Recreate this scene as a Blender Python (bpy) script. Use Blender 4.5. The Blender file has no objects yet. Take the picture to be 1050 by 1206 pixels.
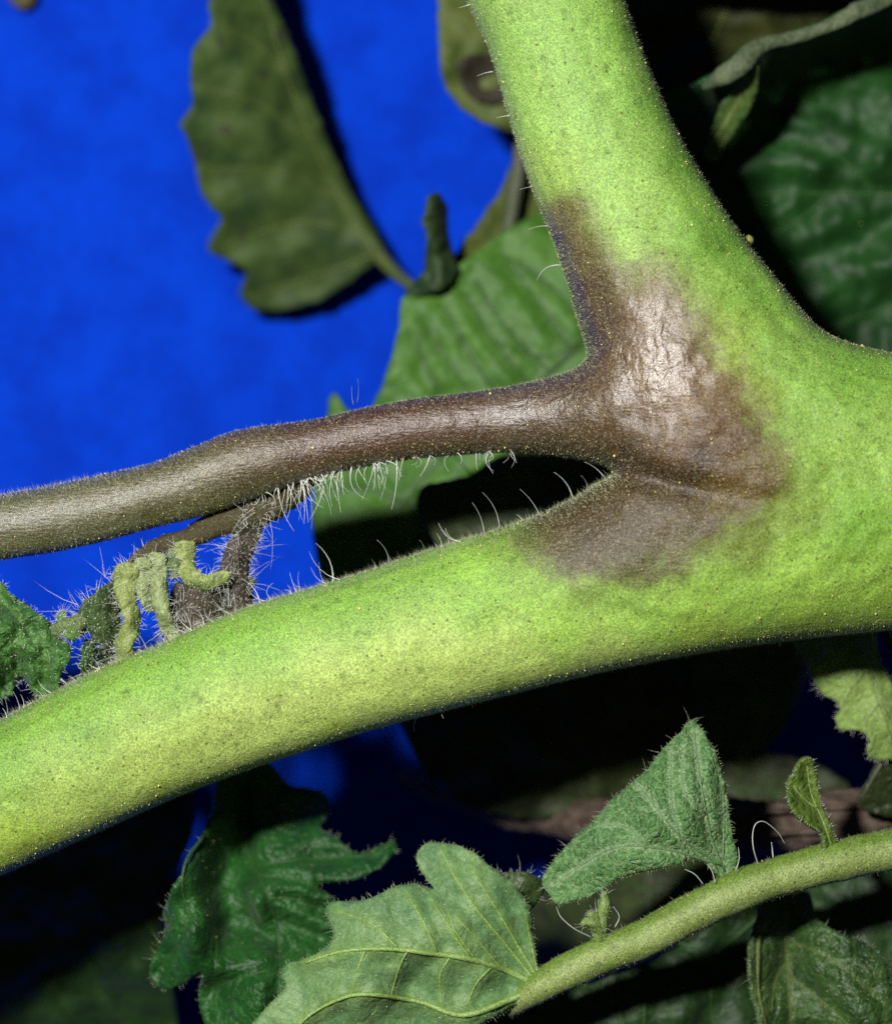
import bpy, math, random
import numpy as np
from mathutils import Vector
from mathutils.geometry import delaunay_2d_cdt

random.seed(7)
rng = np.random.default_rng(11)
SC = bpy.context.scene
COL = SC.collection

# ------------------------------------------------------------------ camera, light, exposure
S = 0.06            # millimetres per photo pixel in the plane of the stem
DIST = 200.0        # millimetres from lens to the plane of the stem
CU, CV = 525.0, 603.0
MM = 0.001

cam_d = bpy.data.cameras.new("camera")
cam = bpy.data.objects.new("camera", cam_d)
COL.objects.link(cam)
cam.location = (0, -DIST * MM, 0)
cam.rotation_euler = (math.radians(90), 0, 0)
cam_d.sensor_fit = 'HORIZONTAL'
cam_d.sensor_width = 36.0
cam_d.lens = 36.0 * DIST / (1050 * S)
cam_d.clip_start = 0.01
cam_d.clip_end = 5.0
cam_d.dof.use_dof = True
cam_d.dof.focus_distance = (DIST - 2.5) * MM
cam_d.dof.aperture_fstop = 22.0
SC.camera = cam

world = bpy.data.worlds.new("World")
SC.world = world
world.use_nodes = True
bg = world.node_tree.nodes['Background']
bg.inputs[0].default_value = (0.92, 0.97, 1.0, 1)
bg.inputs[1].default_value = 0.018

fl_d = bpy.data.lights.new("flash", 'POINT')
fl_d.energy = 3.5
fl_d.color = (1.0, 0.975, 0.94)
fl_d.shadow_soft_size = 0.010
fl = bpy.data.objects.new("flash", fl_d)
fl.location = (-0.072, -0.206, 0.065)
COL.objects.link(fl)

SC.view_settings.view_transform = 'Standard'
SC.view_settings.look = 'None'
SC.view_settings.exposure = 0.0
SC.view_settings.gamma = 1.0
SC.view_settings.use_curve_mapping = False
SC.render.engine = 'CYCLES'
SC.cycles.max_bounces = 6
SC.cycles.use_denoising = False
SC.cycles.sample_clamp_indirect = 3.0

# ------------------------------------------------------------------ helpers
def lin(c):
    out = []
    for x in c:
        x = x / 255.0
        out.append(x / 12.92 if x <= 0.04045 else ((x + 0.055) / 1.055) ** 2.4)
    return tuple(out)

def W(u, v, y):
    """photo pixel + depth behind the stem plane (mm) -> metres"""
    k = (DIST + y) / DIST
    return np.stack([(np.asarray(u, float) - CU) * S * k, np.asarray(y, float) + 0 * np.asarray(u, float),
                     (CV - np.asarray(v, float)) * S * k], -1) * MM

def smooth(a, b, x):
    t = np.clip((x - a) / (b - a), 0, 1)
    return t * t * (3 - 2 * t)

class VNoise:
    """2D value noise on numpy arrays"""
    def __init__(self, seed):
        self.t = np.random.default_rng(seed).random((256, 256))
    def __call__(self, x, y):
        xi = np.floor(x).astype(int); yi = np.floor(y).astype(int)
        fx = x - xi; fy = y - yi
        fx = fx * fx * (3 - 2 * fx); fy = fy * fy * (3 - 2 * fy)
        a = self.t[xi % 256, yi % 256]; b = self.t[(xi + 1) % 256, yi % 256]
        c = self.t[xi % 256, (yi + 1) % 256]; d = self.t[(xi + 1) % 256, (yi + 1) % 256]
        return (a * (1 - fx) + b * fx) * (1 - fy) + (c * (1 - fx) + d * fx) * fy - 0.5
    def fbm(self, x, y, n=3):
        r = 0; a = 1.0
        for i in range(n):
            r = r + a * self(x * 2 ** i + 17 * i, y * 2 ** i + 31 * i); a *= 0.5
        return r

def mesh_np(name, verts, faces, smooth_shade=True):
    """faces: (n,k) int array with the same k for all, or list of such arrays"""
    if not isinstance(faces, list):
        faces = [faces]
    faces = [np.asarray(f, np.int32) for f in faces if len(f)]
    me = bpy.data.meshes.new(name)
    me.vertices.add(len(verts))
    me.vertices.foreach_set("co", np.asarray(verts, np.float32).ravel())
    nl = sum(f.size for f in faces); npoly = sum(len(f) for f in faces)
    me.loops.add(nl); me.polygons.add(npoly)
    me.loops.foreach_set("vertex_index", np.concatenate([f.ravel() for f in faces]))
    st = []; o = 0
    for f in faces:
        st.append(o + np.arange(len(f)) * f.shape[1]); o += f.size
    me.polygons.foreach_set("loop_start", np.concatenate(st).astype(np.int32))
    me.polygons.foreach_set("use_smooth", np.full(npoly, smooth_shade))
    me.update(calc_edges=True)
    return me

def point_attr(me, name, data):
    data = np.asarray(data, np.float32)
    if data.ndim == 1:
        a = me.attributes.new(name, 'FLOAT', 'POINT'); a.data.foreach_set("value", data)
    else:
        a = me.attributes.new(name, 'FLOAT_COLOR', 'POINT')
        if data.shape[1] == 3:
            data = np.concatenate([data, np.ones((len(data), 1), np.float32)], 1)
        a.data.foreach_set("color", data.ravel())

def thing(name, label, cat, base, group=None):
    o = bpy.data.objects.new(name, None)
    o.empty_display_size = 0.004
    o.location = base
    o['label'] = label; o['category'] = cat
    if group: o['group'] = group
    COL.objects.link(o)
    return o

WORLD_OF = {}
def add(name, me, mat, parent=None, kind=None):
    """mesh given in world metres; parent keeps its own base point"""
    o = bpy.data.objects.new(name, me)
    if mat is not None:
        me.materials.clear(); me.materials.append(mat)
    COL.objects.link(o)
    if parent is not None:
        o.parent = parent
        p = parent; off = Vector((0, 0, 0))
        while p is not None:
            off += p.location; p = p.parent
        o.location = -off
    if kind: o['kind'] = kind
    return o

def catmull(pts, step, closed=False):
    p = np.asarray(pts, float)
    n = len(p); out = []
    segs = n if closed else n - 1
    for i in range(segs):
        if closed:
            a, b, c, d = p[(i - 1) % n], p[i], p[(i + 1) % n], p[(i + 2) % n]
        else:
            b, c = p[i], p[i + 1]
            a = p[i - 1] if i > 0 else 2 * b - c
            d = p[i + 2] if i + 2 < n else 2 * c - b
        L = np.linalg.norm((c - b)[:2])
        # finite-difference tangents limited by the segment length (no overshoot at tips)
        def tang(q0, q1, q2):
            t = (q2 - q0) * 0.5
            m = min(np.linalg.norm((q1 - q0)[:2]), np.linalg.norm((q2 - q1)[:2]))
            l = np.linalg.norm(t[:2]) + 1e-9
            return t * min(1.0, 1.2 * m / l)
        t1, t2 = tang(a, b, c), tang(b, c, d)
        k = max(1, int(round(L / step)))
        for j in range(k):
            t = j / k
            out.append((2*t**3 - 3*t**2 + 1) * b + (t**3 - 2*t*t + t) * t1 + (-2*t**3 + 3*t*t) * c + (t**3 - t*t) * t2)
    if not closed: out.append(p[-1])
    return np.array(out)

def seg_dist(px, py, poly, closed=False, chunk=40000, with_t=False):
    a = poly if closed else poly[:-1]
    b = np.roll(poly, -1, 0) if closed else poly[1:]
    d = b - a; L2 = (d ** 2).sum(1) + 1e-12
    res = np.empty(px.size); tt = np.empty(px.size)
    X = px.ravel(); Y = py.ravel()
    for s in range(0, X.size, chunk):
        x = X[s:s+chunk, None]; y = Y[s:s+chunk, None]
        t = np.clip(((x - a[:, 0]) * d[:, 0] + (y - a[:, 1]) * d[:, 1]) / L2, 0, 1)
        q = (x - a[:, 0] - t * d[:, 0]) ** 2 + (y - a[:, 1] - t * d[:, 1]) ** 2
        k = q.argmin(1)
        res[s:s+chunk] = np.sqrt(q[np.arange(len(k)), k])
        tt[s:s+chunk] = (k + t[np.arange(len(k)), k]) / len(a)
    if with_t: return res.reshape(px.shape), tt.reshape(px.shape)
    return res.reshape(px.shape)

def inside_poly(px, py, poly):
    X = px.ravel(); Y = py.ravel()
    r = np.zeros(X.size, bool)
    a = poly; b = np.roll(poly, -1, 0)
    for i in range(len(a)):
        c = (a[i, 1] > Y) != (b[i, 1] > Y)
        if not c.any(): continue
        xs = (b[i, 0] - a[i, 0]) * (Y - a[i, 1]) / (b[i, 1] - a[i, 1] + 1e-12) + a[i, 0]
        r ^= c & (X < xs)
    return r.reshape(px.shape)

# ------------------------------------------------------------------ node helpers
class Nodes:
    def __init__(self, name):
        self.m = bpy.data.materials.new(name); self.m.use_nodes = True
        self.t = self.m.node_tree; self.t.nodes.clear()
        self.out = self.t.nodes.new('ShaderNodeOutputMaterial')
    def n(self, typ, **kw):
        nd = self.t.nodes.new(typ)
        for k, v in kw.items():
            if hasattr(nd, k) and not k[0].isupper(): setattr(nd, k, v)
        return nd
    def l(self, a, b): self.t.links.new(a, b)
    def put(self, sock, v):
        if hasattr(v, 'is_output'): self.l(v, sock)
        else:
            if isinstance(v, (tuple, list)) and len(v) == 3 and sock.type == 'RGBA': v = (*v, 1)
            sock.default_value = v
    def coords(self, scale=1000.0, stretch=(1, 1, 1)):
        tc = self.n('ShaderNodeNewGeometry')
        mp = self.n('ShaderNodeMapping')
        self.l(tc.outputs['Position'], mp.inputs['Vector'])
        mp.inputs['Scale'].default_value = tuple(scale * q for q in stretch)
        return mp.outputs[0]
    def noise(self, vec, scale, detail=3, rough=0.55):
        nd = self.n('ShaderNodeTexNoise'); self.l(vec, nd.inputs['Vector'])
        nd.inputs['Scale'].default_value = scale; nd.inputs['Detail'].default_value = detail
        nd.inputs['Roughness'].default_value = rough
        return nd.outputs['Fac']
    def voronoi(self, vec, scale, feature='F1'):
        nd = self.n('ShaderNodeTexVoronoi'); nd.feature = feature
        self.l(vec, nd.inputs['Vector']); nd.inputs['Scale'].default_value = scale
        return nd
    def ramp(self, fac, a, b, c0=0.0, c1=1.0):
        nd = self.n('ShaderNodeMapRange'); nd.interpolation_type = 'SMOOTHSTEP'
        self.put(nd.inputs[0], fac)
        for i, v in zip((1, 2, 3, 4), (a, b, c0, c1)): nd.inputs[i].default_value = v
        return nd.outputs[0]
    def math(self, op, a, b=0.0):
        nd = self.n('ShaderNodeMath'); nd.operation = op
        self.put(nd.inputs[0], a); self.put(nd.inputs[1], b)
        return nd.outputs[0]
    def mix(self, fac, a, b, mode='MIX'):
        nd = self.n('ShaderNodeMix'); nd.data_type = 'RGBA'; nd.blend_type = mode
        self.put(nd.inputs[0], fac); self.put(nd.inputs[6], a); self.put(nd.inputs[7], b)
        return nd.outputs[2]
    def attr(self, name):
        nd = self.n('ShaderNodeAttribute'); nd.attribute_name = name
        return nd
    def bump(self, h, strength, dist):
        nd = self.n('ShaderNodeBump'); self.l(h, nd.inputs['Height'])
        nd.inputs['Strength'].default_value = strength; nd.inputs['Distance'].default_value = dist
        return nd.outputs[0]
    def principled(self, col, rough=0.5, spec=0.4, normal=None, sheen=0.0):
        p = self.n('ShaderNodeBsdfPrincipled')
        self.put(p.inputs['Base Color'], col); self.put(p.inputs['Roughness'], rough)
        self.put(p.inputs['Specular IOR Level'], spec)
        if normal is not None: self.l(normal, p.inputs['Normal'])
        if sheen: p.inputs['Sheen Weight'].default_value = sheen; p.inputs['Sheen Roughness'].default_value = 0.35
        return p
    def done(self, shader):
        self.l(shader, self.out.inputs[0]); return self.m

def scaled(c, k): return tuple(min(1, x * k) for x in c)

LALB = 0.84
ALB = 0.80      # display colour -> surface albedo under this flash

def leaf_mat(name, base, vein, dark=None, rough=0.42, spec=0.45, trans=0.18, cell=0.9, bumpd=0.10, mott=0.35, spots=None, grain=1.0):
    """base, vein, dark: display sRGB. Fine vein net as Voronoi relief, broad mottling, optional blotches."""
    N = Nodes(name)
    b = scaled(lin(base), LALB); v = scaled(lin(vein), LALB)
    d = scaled(lin(dark), LALB) if dark else scaled(b, 0.55)
    c = N.coords()
    warp = N.n('ShaderNodeTexNoise'); N.l(c, warp.inputs['Vector']); warp.inputs['Scale'].default_value = 0.8
    wv = N.n('ShaderNodeVectorMath'); wv.operation = 'MULTIPLY_ADD'
    N.l(warp.outputs['Color'], wv.inputs[0]); wv.inputs[1].default_value = (1.1, 1.1, 1.1); N.l(c, wv.inputs[2])
    cc = wv.outputs[0]
    n1 = N.noise(c, 0.33, 4)
    n2 = N.noise(c, 3.2, 4, 0.65)
    n3 = N.noise(c, 11.0, 2, 0.6)
    col = N.mix(N.ramp(n1, 0.36, 0.68), b, d)
    vr = N.voronoi(cc, cell, 'DISTANCE_TO_EDGE')
    net = N.ramp(vr.outputs['Distance'], 0.0, 0.11, 1.0, 0.0)
    vr2 = N.voronoi(cc, cell * 2.7, 'DISTANCE_TO_EDGE')
    net2 = N.ramp(vr2.outputs['Distance'], 0.0, 0.10, 1.0, 0.0)
    col = N.mix(N.math('MULTIPLY', net, 0.26), col, v)
    col = N.mix(N.math('MULTIPLY', net2, 0.16), col, v)
    va = N.attr('vein').outputs['Fac']
    col = N.mix(N.math('MULTIPLY', va, 0.75), col, v)
    g = N.ramp(n2, 0.25, 0.8, 1.0 - mott, 1.0 + mott)
    col = N.mix(1.0, col, g, 'MULTIPLY')
    g3 = N.ramp(n3, 0.3, 0.75, 1.0 - 0.3 * grain, 1.0 + 0.25 * grain)
    col = N.mix(1.0, col, g3, 'MULTIPLY')
    if spots:
        sp = N.noise(c, spots[1], 3)
        col = N.mix(N.ramp(sp, spots[2], spots[2] + 0.07), col, scaled(lin(spots[0]), ALB))
    h = N.math('ADD', N.math('MULTIPLY', N.ramp(vr.outputs['Distance'], 0, 0.35), 0.8), N.math('MULTIPLY', n2, 0.5))
    h = N.math('ADD', h, N.math('MULTIPLY', N.ramp(vr2.outputs['Distance'], 0, 0.3), 0.3))
    h = N.math('ADD', h, N.math('MULTIPLY', n3, 0.2))
    nm = N.bump(h, 0.7, bumpd * MM * 1.0)
    p = N.principled(col, rough, spec, nm, 0.08)
    tr = N.n('ShaderNodeBsdfTranslucent'); N.put(tr.inputs[0], N.mix(0.5, col, v)); N.l(nm, tr.inputs['Normal'])
    mx = N.n('ShaderNodeMixShader'); mx.inputs[0].default_value = trans
    N.l(p.outputs[0], mx.inputs[1]); N.l(tr.outputs[0], mx.inputs[2])
    return N.done(mx.outputs[0])

def skin_mat(name, base=None, use_col=True, lesion=True, rough=0.5, bump=0.06, specks=1.0):
    """plant stem skin: pigment from the vertex colour, fine grain, brown specks, wrinkles where diseased"""
    N = Nodes(name)
    c = N.coords()
    if use_col:
        col = N.attr('skin_tint').outputs['Color']
    else:
        col = scaled(lin(base), ALB)
    n0 = N.noise(c, 0.5, 3)
    n1 = N.noise(c, 2.4, 4, 0.6)
    n2 = N.noise(c, 9.0, 3, 0.7)
    col = N.mix(1.0, col, N.ramp(n0, 0.3, 0.7, 0.95, 1.05), 'MULTIPLY')
    col = N.mix(1.0, col, N.ramp(n1, 0.28, 0.75, 0.88, 1.12), 'MULTIPLY')
    col = N.mix(1.0, col, N.ramp(n2, 0.32, 0.7, 0.5, 1.48), 'MULTIPLY')
    vo = N.voronoi(c, 1.7)
    dots = N.ramp(N.math('ADD', vo.outputs['Distance'], N.math('MULTIPLY', n2, 0.1)), 0.15, 0.27, 1.0, 0.0)
    sel = N.ramp(N.noise(c, 1.4, 2), 0.46, 0.54)
    dots = N.math('MULTIPLY', N.math('MULTIPLY', dots, sel), 0.85 * specks)
    col = N.mix(dots, col, scaled(lin((86, 84, 26)), ALB))
    vo2 = N.voronoi(c, 0.55)
    big = N.math('MULTIPLY', N.ramp(N.math('ADD', vo2.outputs['Distance'], N.math('MULTIPLY', n1, 0.12)), 0.13, 0.27, 1.0, 0.0), 0.6 * specks)
    col = N.mix(big, col, N.mix(1.0, col, (0.42, 0.5, 0.3), 'MULTIPLY'))
    h = N.math('ADD', N.math('MULTIPLY', n2, 0.32), N.math('MULTIPLY', n1, 0.45))
    if lesion:
        le = N.attr('lesion').outputs['Fac']
        wr = N.n('ShaderNodeTexNoise'); N.l(N.coords(1000, (1.0, 1.0, 0.6)), wr.inputs['Vector'])
        wr.inputs['Scale'].default_value = 1.1; wr.inputs['Detail'].default_value = 3; wr.inputs['Distortion'].default_value = 1.2
        wet = N.attr('wet').outputs['Fac']
        h = N.math('ADD', h, N.math('MULTIPLY', N.math('MULTIPLY', wr.outputs['Fac'], wet), 2.0))
        st = N.noise(N.coords(1000, (0.35, 1.0, 1.6)), 3.2, 3)
        h = N.math('ADD', h, N.math('MULTIPLY', N.math('MULTIPLY', st, le), 0.5))
        dk = N.math('MULTIPLY', N.ramp(N.noise(c, 5.0, 3, 0.7), 0.5, 0.7), N.math('MULTIPLY', le, 0.8))
        col = N.mix(dk, col, scaled(lin((58, 44, 24)), ALB))
        pk = N.math('MULTIPLY', N.ramp(N.noise(c, 6.5, 2, 0.6), 0.55, 0.72), N.math('MULTIPLY', le, 0.5))
        col = N.mix(pk, col, scaled(lin((190, 176, 156)), ALB))
        rr = N.ramp(le, 0.0, 1.0, rough, rough - 0.14)
    else:
        rr = rough
    nm = N.bump(h, 1.0, bump * MM * 2.6)
    p = N.principled(col, rr, 0.45, nm, 0.0)
    if lesion:
        N.put(p.inputs['Coat Weight'], N.math('MULTIPLY', wet, 1.0))
        p.inputs['Coat Roughness'].default_value = 0.30; p.inputs['Coat IOR'].default_value = 1.9
        hc = N.math('ADD', N.math('MULTIPLY', N.math('MULTIPLY', wr.outputs['Fac'], wet), 1.5), N.math('MULTIPLY', n1, 0.35))
        hc = N.math('ADD', hc, N.math('ADD', N.math('MULTIPLY', n2, 0.2), N.math('MULTIPLY', st, 0.3)))
        N.l(N.bump(hc, 1.0, bump * MM * 2.4), p.inputs['Coat Normal'])
    return N.done(p.outputs[0])

def hair_mat(name, col=(225, 232, 215), trans=0.35):
    N = Nodes(name)
    p = N.principled(lin(col), 0.28, 0.6)
    tr = N.n('ShaderNodeBsdfTranslucent'); N.put(tr.inputs[0], lin(col))
    mx = N.n('ShaderNodeMixShader'); mx.inputs[0].default_value = trans
    N.l(p.outputs[0], mx.inputs[1]); N.l(tr.outputs[0], mx.inputs[2])
    return N.done(mx.outputs[0])

# ------------------------------------------------------------------ hair meshes
def hairs_np(base, dirs, length, r0, nseg=1, bend=None, sides=3):
    """base, dirs (n,3) in metres; bend (n,3) pulls the tip; returns verts, list of face arrays"""
    n = len(base)
    dirs = dirs / (np.linalg.norm(dirs, axis=1, keepdims=True) + 1e-12)
    ref = np.where(np.abs(dirs[:, :1]) < 0.8, np.array([[1.0, 0, 0]]), np.array([[0, 0, 1.0]]))
    e1 = np.cross(dirs, ref); e1 /= np.linalg.norm(e1, axis=1, keepdims=True) + 1e-12
    e2 = np.cross(dirs, e1)
    length = np.broadcast_to(length, (n,))[:, None]; r0 = np.broadcast_to(r0, (n,))[:, None]
    if bend is None: bend = np.zeros((n, 3))
    rings = []
    for k in range(nseg):
        t = k / nseg
        c = base + dirs * length * t + bend * length * t * t
        r = r0 * (1 - 0.75 * t)
        rings.append(np.stack([c + r * (math.cos(2*math.pi*j/sides) * e1 + math.sin(2*math.pi*j/sides) * e2) for j in range(sides)], 1))
    tip = base + dirs * length + bend * length
    vs = np.concatenate([np.concatenate(rings, 1), tip[:, None]], 1)      # n, nseg*sides+1, 3
    per = nseg * sides + 1
    q = []; t3 = []
    for k in range(nseg - 1):
        for j in range(sides):
            a = k * sides + j; b = k * sides + (j + 1) % sides
            q.append((a, b, b + sides, a + sides))
    for j in range(sides):
        t3.append(((nseg-1)*sides + j, (nseg-1)*sides + (j+1) % sides, per - 1))
    off = (np.arange(n) * per)[:, None, None]
    fs = []
    if q: fs.append((np.array(q)[None] + off).reshape(-1, 4))
    fs.append((np.array(t3)[None] + off).reshape(-1, 3))
    return vs.reshape(-1, 3), fs

ICO_V = []; ICO_F = None
def _ico():
    global ICO_V, ICO_F
    p = (1 + 5 ** 0.5) / 2
    v = np.array([(-1,p,0),(1,p,0),(-1,-p,0),(1,-p,0),(0,-1,p),(0,1,p),(0,-1,-p),(0,1,-p),(p,0,-1),(p,0,1),(-p,0,-1),(-p,0,1)], float)
    ICO_V = v / np.linalg.norm(v[0])
    ICO_F = np.array([(0,11,5),(0,5,1),(0,1,7),(0,7,10),(0,10,11),(1,5,9),(5,11,4),(11,10,2),(10,7,6),(7,1,8),(3,9,4),(3,4,2),(3,2,6),(3,6,8),(3,8,9),(4,9,5),(2,4,11),(6,2,10),(8,6,7),(9,8,1)])
_ico()
def beads_np(c, r):
    n = len(c); r = np.broadcast_to(r, (n,))
    v = c[:, None] + ICO_V[None] * r[:, None, None]
    f = (ICO_F[None] + (np.arange(n) * 12)[:, None, None]).reshape(-1, 3)
    return v.reshape(-1, 3), f

def tube_np(pts, rad, sides=12, flat=None, cap=True, noise=0.0, seed=0):
    """pts (n,3) metres, rad (n,) metres. flat=(n,) squashes one side axis."""
    p = np.asarray(pts, float); n = len(p)
    t = np.gradient(p, axis=0); t /= np.linalg.norm(t, axis=1, keepdims=True) + 1e-12
    e1 = np.cross(t, np.array([[0, 1.0, 0]])); l = np.linalg.norm(e1, axis=1, keepdims=True)
    e1 = np.where(l > 1e-4, e1 / (l + 1e-12), np.array([[1.0, 0, 0]]))
    e2 = np.cross(e1, t)
    rad = np.broadcast_to(rad, (n,))
    fl = np.ones(n) if flat is None else np.broadcast_to(flat, (n,))
    ang = np.arange(sides) * 2 * math.pi / sides
    R = rad[:, None] * np.ones((1, sides))
    if noise:
        vn = VNoise(seed)
        R = R * (1 + noise * vn.fbm(np.arange(n)[:, None] * 0.35 + 0 * ang, np.cos(ang)[None] * 1.5 + 5 + np.sin(ang)[None] * 2.2, 3))
    v = p[:, None] + R[..., None] * (np.cos(ang)[None, :, None] * e1[:, None] + (np.sin(ang)[None, :, None] * fl[:, None, None]) * e2[:, None])
    v = v.reshape(-1, 3)
    i = np.arange(n - 1)[:, None] * sides; j = np.arange(sides)[None]
    a = i + j; b = i + (j + 1) % sides
    f = np.stack([a, b, b + sides, a + sides], -1).reshape(-1, 4)
    fs = [f]
    if cap:
        v = np.concatenate([v, p[:1] - t[:1] * rad[0] * 0.5, p[-1:] + t[-1:] * rad[-1] * 0.8])
        k = n * sides; jj = np.arange(sides)
        fs.append(np.stack([(jj + 1) % sides, jj, np.full(sides, k)], -1))
        fs.append(np.stack([(n-1)*sides + jj, (n-1)*sides + (jj+1) % sides, np.full(sides, k + 1)], -1))
    return v, fs

def join_np(parts):
    vs = []; fs = {}; o = 0
    for v, f in parts:
        vs.append(v)
        for g in (f if isinstance(f, list) else [f]):
            fs.setdefault(g.shape[1], []).append(g + o)
        o += len(v)
    return np.concatenate(vs), [np.concatenate(x) for x in fs.values()]

# ------------------------------------------------------------------ leaf builder
def tps(pts):
    p = np.asarray(pts, float)
    if len(p) < 3:
        z = p[:, 2].mean()
        return lambda u, v: np.full(np.shape(u), z)
    n = len(p)
    def K(r2): return np.where(r2 > 0, r2 * np.log(r2 + 1e-12), 0)
    s = 100.0
    X = p[:, :2] / s
    A = np.zeros((n + 3, n + 3))
    A[:n, :n] = K(((X[:, None] - X[None]) ** 2).sum(-1)) + np.eye(n) * 1e-3
    A[:n, n] = 1; A[:n, n+1:] = X; A[n, :n] = 1; A[n+1:, :n] = X.T
    w = np.linalg.lstsq(A, np.concatenate([p[:, 2], np.zeros(3)]), rcond=None)[0]
    def f(u, v):
        u = np.asarray(u, float) / s; v = np.asarray(v, float) / s
        r2 = (u[..., None] - X[:, 0]) ** 2 + (v[..., None] - X[:, 1]) ** 2
        return K(r2) @ w[:n] + w[n] + w[n+1] * u + w[n+2] * v
    return f

LEAF_N = [0]
def leaf(parent, outline, depth, mat, veins=(), vein_mat=None, thick=0.28, step=7.0, relief=0.25, reach=14.0, under=False,
         jag=1.6, lump=0.12, blade_name='blade', hair=None, hair_mat_=None, edge_hair=0.0, surf_hair=0, beads=0, bead_mat=None,
         hair_len=(4, 9), vein_parent_blade=True, lscale=26.0):
    """outline and veins in photo pixels, depth control points (u,v,mm). Returns the blade object."""
    LEAF_N[0] += 1; sd = LEAF_N[0]
    nz = VNoise(100 + sd); r = np.random.default_rng(500 + sd)
    ol = catmull(outline, step * 0.8, True)
    t = np.roll(ol, -1, 0) - np.roll(ol, 1, 0); t /= np.linalg.norm(t, axis=1, keepdims=True) + 1e-9
    nrm = np.stack([t[:, 1], -t[:, 0]], 1)
    ol = ol + nrm * (jag * 2 * nz.fbm(ol[:, 0] / 9.0, ol[:, 1] / 9.0, 2))[:, None]
    lo, hi = ol.min(0), ol.max(0)
    gu, gv = np.meshgrid(np.arange(lo[0], hi[0], step), np.arange(lo[1], hi[1], step * 0.866))
    gu = gu + (np.arange(gu.shape[0]) % 2)[:, None] * step / 2
    gu = gu + r.uniform(-.12, .12, gu.shape) * step; gv = gv + r.uniform(-.12, .12, gv.shape) * step
    gu, gv = gu.ravel(), gv.ravel()
    ok = inside_poly(gu, gv, ol); gu, gv = gu[ok], gv[ok]
    ok = seg_dist(gu, gv, ol, True) > step * 0.45; gu, gv = gu[ok], gv[ok]
    P = np.concatenate([ol, np.stack([gu, gv], 1)])
    res = delaunay_2d_cdt([Vector((a, -b)) for a, b in P], [], [list(range(len(ol)))], 1, 1e-4)
    Q = np.array([(a.x, -a.y) for a in res[0]])
    F = np.array([f for f in res[2] if len(f) == 3])
    # consistent orientation towards the camera
    a, b, c = Q[F[:, 0]], Q[F[:, 1]], Q[F[:, 2]]
    cr = (b[:, 0] - a[:, 0]) * -(c[:, 1] - a[:, 1]) + (b[:, 1] - a[:, 1]) * (c[:, 0] - a[:, 0])
    F[cr < 0] = F[cr < 0][:, ::-1]
    F = F[np.abs(cr) > 1e-6]
    dfn = tps(depth)
    vp = [(catmull(pts, 8.0), w) for pts, w in veins]
    def surf(u, v):
        y = dfn(u, v)
        d = np.full(np.shape(u), 1e9); va = np.zeros(np.shape(u))
        for pl, w in vp:
            dd = seg_dist(np.asarray(u), np.asarray(v), pl)
            d = np.minimum(d, dd); va = np.maximum(va, np.exp(-(dd / (w * 0.9)) ** 2))
        bul = (1 - np.exp(-(d / reach) ** 2)) if vp else np.zeros(np.shape(u))
        y = y + (relief if under else -relief) * bul
        y = y + lump * 2 * nz.fbm(np.asarray(u) / lscale, np.asarray(v) / lscale, 3)
        return y, va
    y, va = surf(Q[:, 0], Q[:, 1])
    V = W(Q[:, 0], Q[:, 1], y)
    fn = np.cross(V[F[:, 1]] - V[F[:, 0]], V[F[:, 2]] - V[F[:, 0]])
    vn = np.zeros_like(V)
    for k in range(3): np.add.at(vn, F[:, k], fn)
    vn /= np.linalg.norm(vn, axis=1, keepdims=True) + 1e-15
    n = len(V)
    V2 = V - vn * thick * MM
    E = np.concatenate([F[:, [0, 1]], F[:, [1, 2]], F[:, [2, 0]]])
    key = {}
    for e0, e1 in E.tolist(): key[(e0, e1)] = 1
    bd = np.array([(e0, e1) for (e0, e1) in key if (e1, e0) not in key])
    rim = np.stack([bd[:, 1], bd[:, 0], bd[:, 0] + n, bd[:, 1] + n], 1)
    me = mesh_np(blade_name, np.concatenate([V, V2]), [np.concatenate([F, F[:, ::-1] + n]), rim])
    point_attr(me, 'vein', np.concatenate([va, va]))
    blade = add(blade_name, me, mat, parent)
    vpar = blade if vein_parent_blade else parent
    depth_lv = 0; q = parent
    while q is not None: depth_lv += 1; q = q.parent
    if depth_lv >= 2: vpar = blade.parent
    if vein_mat is not None:
        for i, (pl, w) in enumerate(vp):
            yy, _ = surf(pl[:, 0], pl[:, 1])
            rr = w * S * MM * 0.5 * np.linspace(1.0, 0.35, len(pl))
            c3 = W(pl[:, 0], pl[:, 1], yy)
            v3, f3 = tube_np(c3, rr, 8, noise=0.15, seed=sd * 7 + i)
            add('midrib' if i == 0 else 'vein', mesh_np('vein', v3, f3), vein_mat, vpar)
    parts = []
    if edge_hair:
        bi = np.unique(bd[:, 0]); cnt = int(len(bi) * edge_hair)
        idx = r.choice(bi, cnt)
        q2 = Q[idx]; d_, tt = seg_dist(q2[:, 0], q2[:, 1], ol, True, with_t=True)
        k = (tt * len(ol)).astype(int) % len(ol)
        out = nrm[k].copy()
        test = inside_poly(q2[:, 0] + out[:, 0] * 4, q2[:, 1] + out[:, 1] * 4, ol)
        out[test] *= -1
        dr = np.stack([out[:, 0], r.normal(-0.2, 0.4, cnt), -out[:, 1]], 1) + r.normal(0, 0.35, (cnt, 3))
        L = np.clip(r.gamma(1.8, hair_len[1] / 4.0, cnt) + hair_len[0] * 0.5, 0, hair_len[1] * 2.2) * S * MM
        parts.append(hairs_np(V[idx], dr, L, 0.016 * MM, 2, r.normal(0, 0.25, (cnt, 3))))
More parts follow.
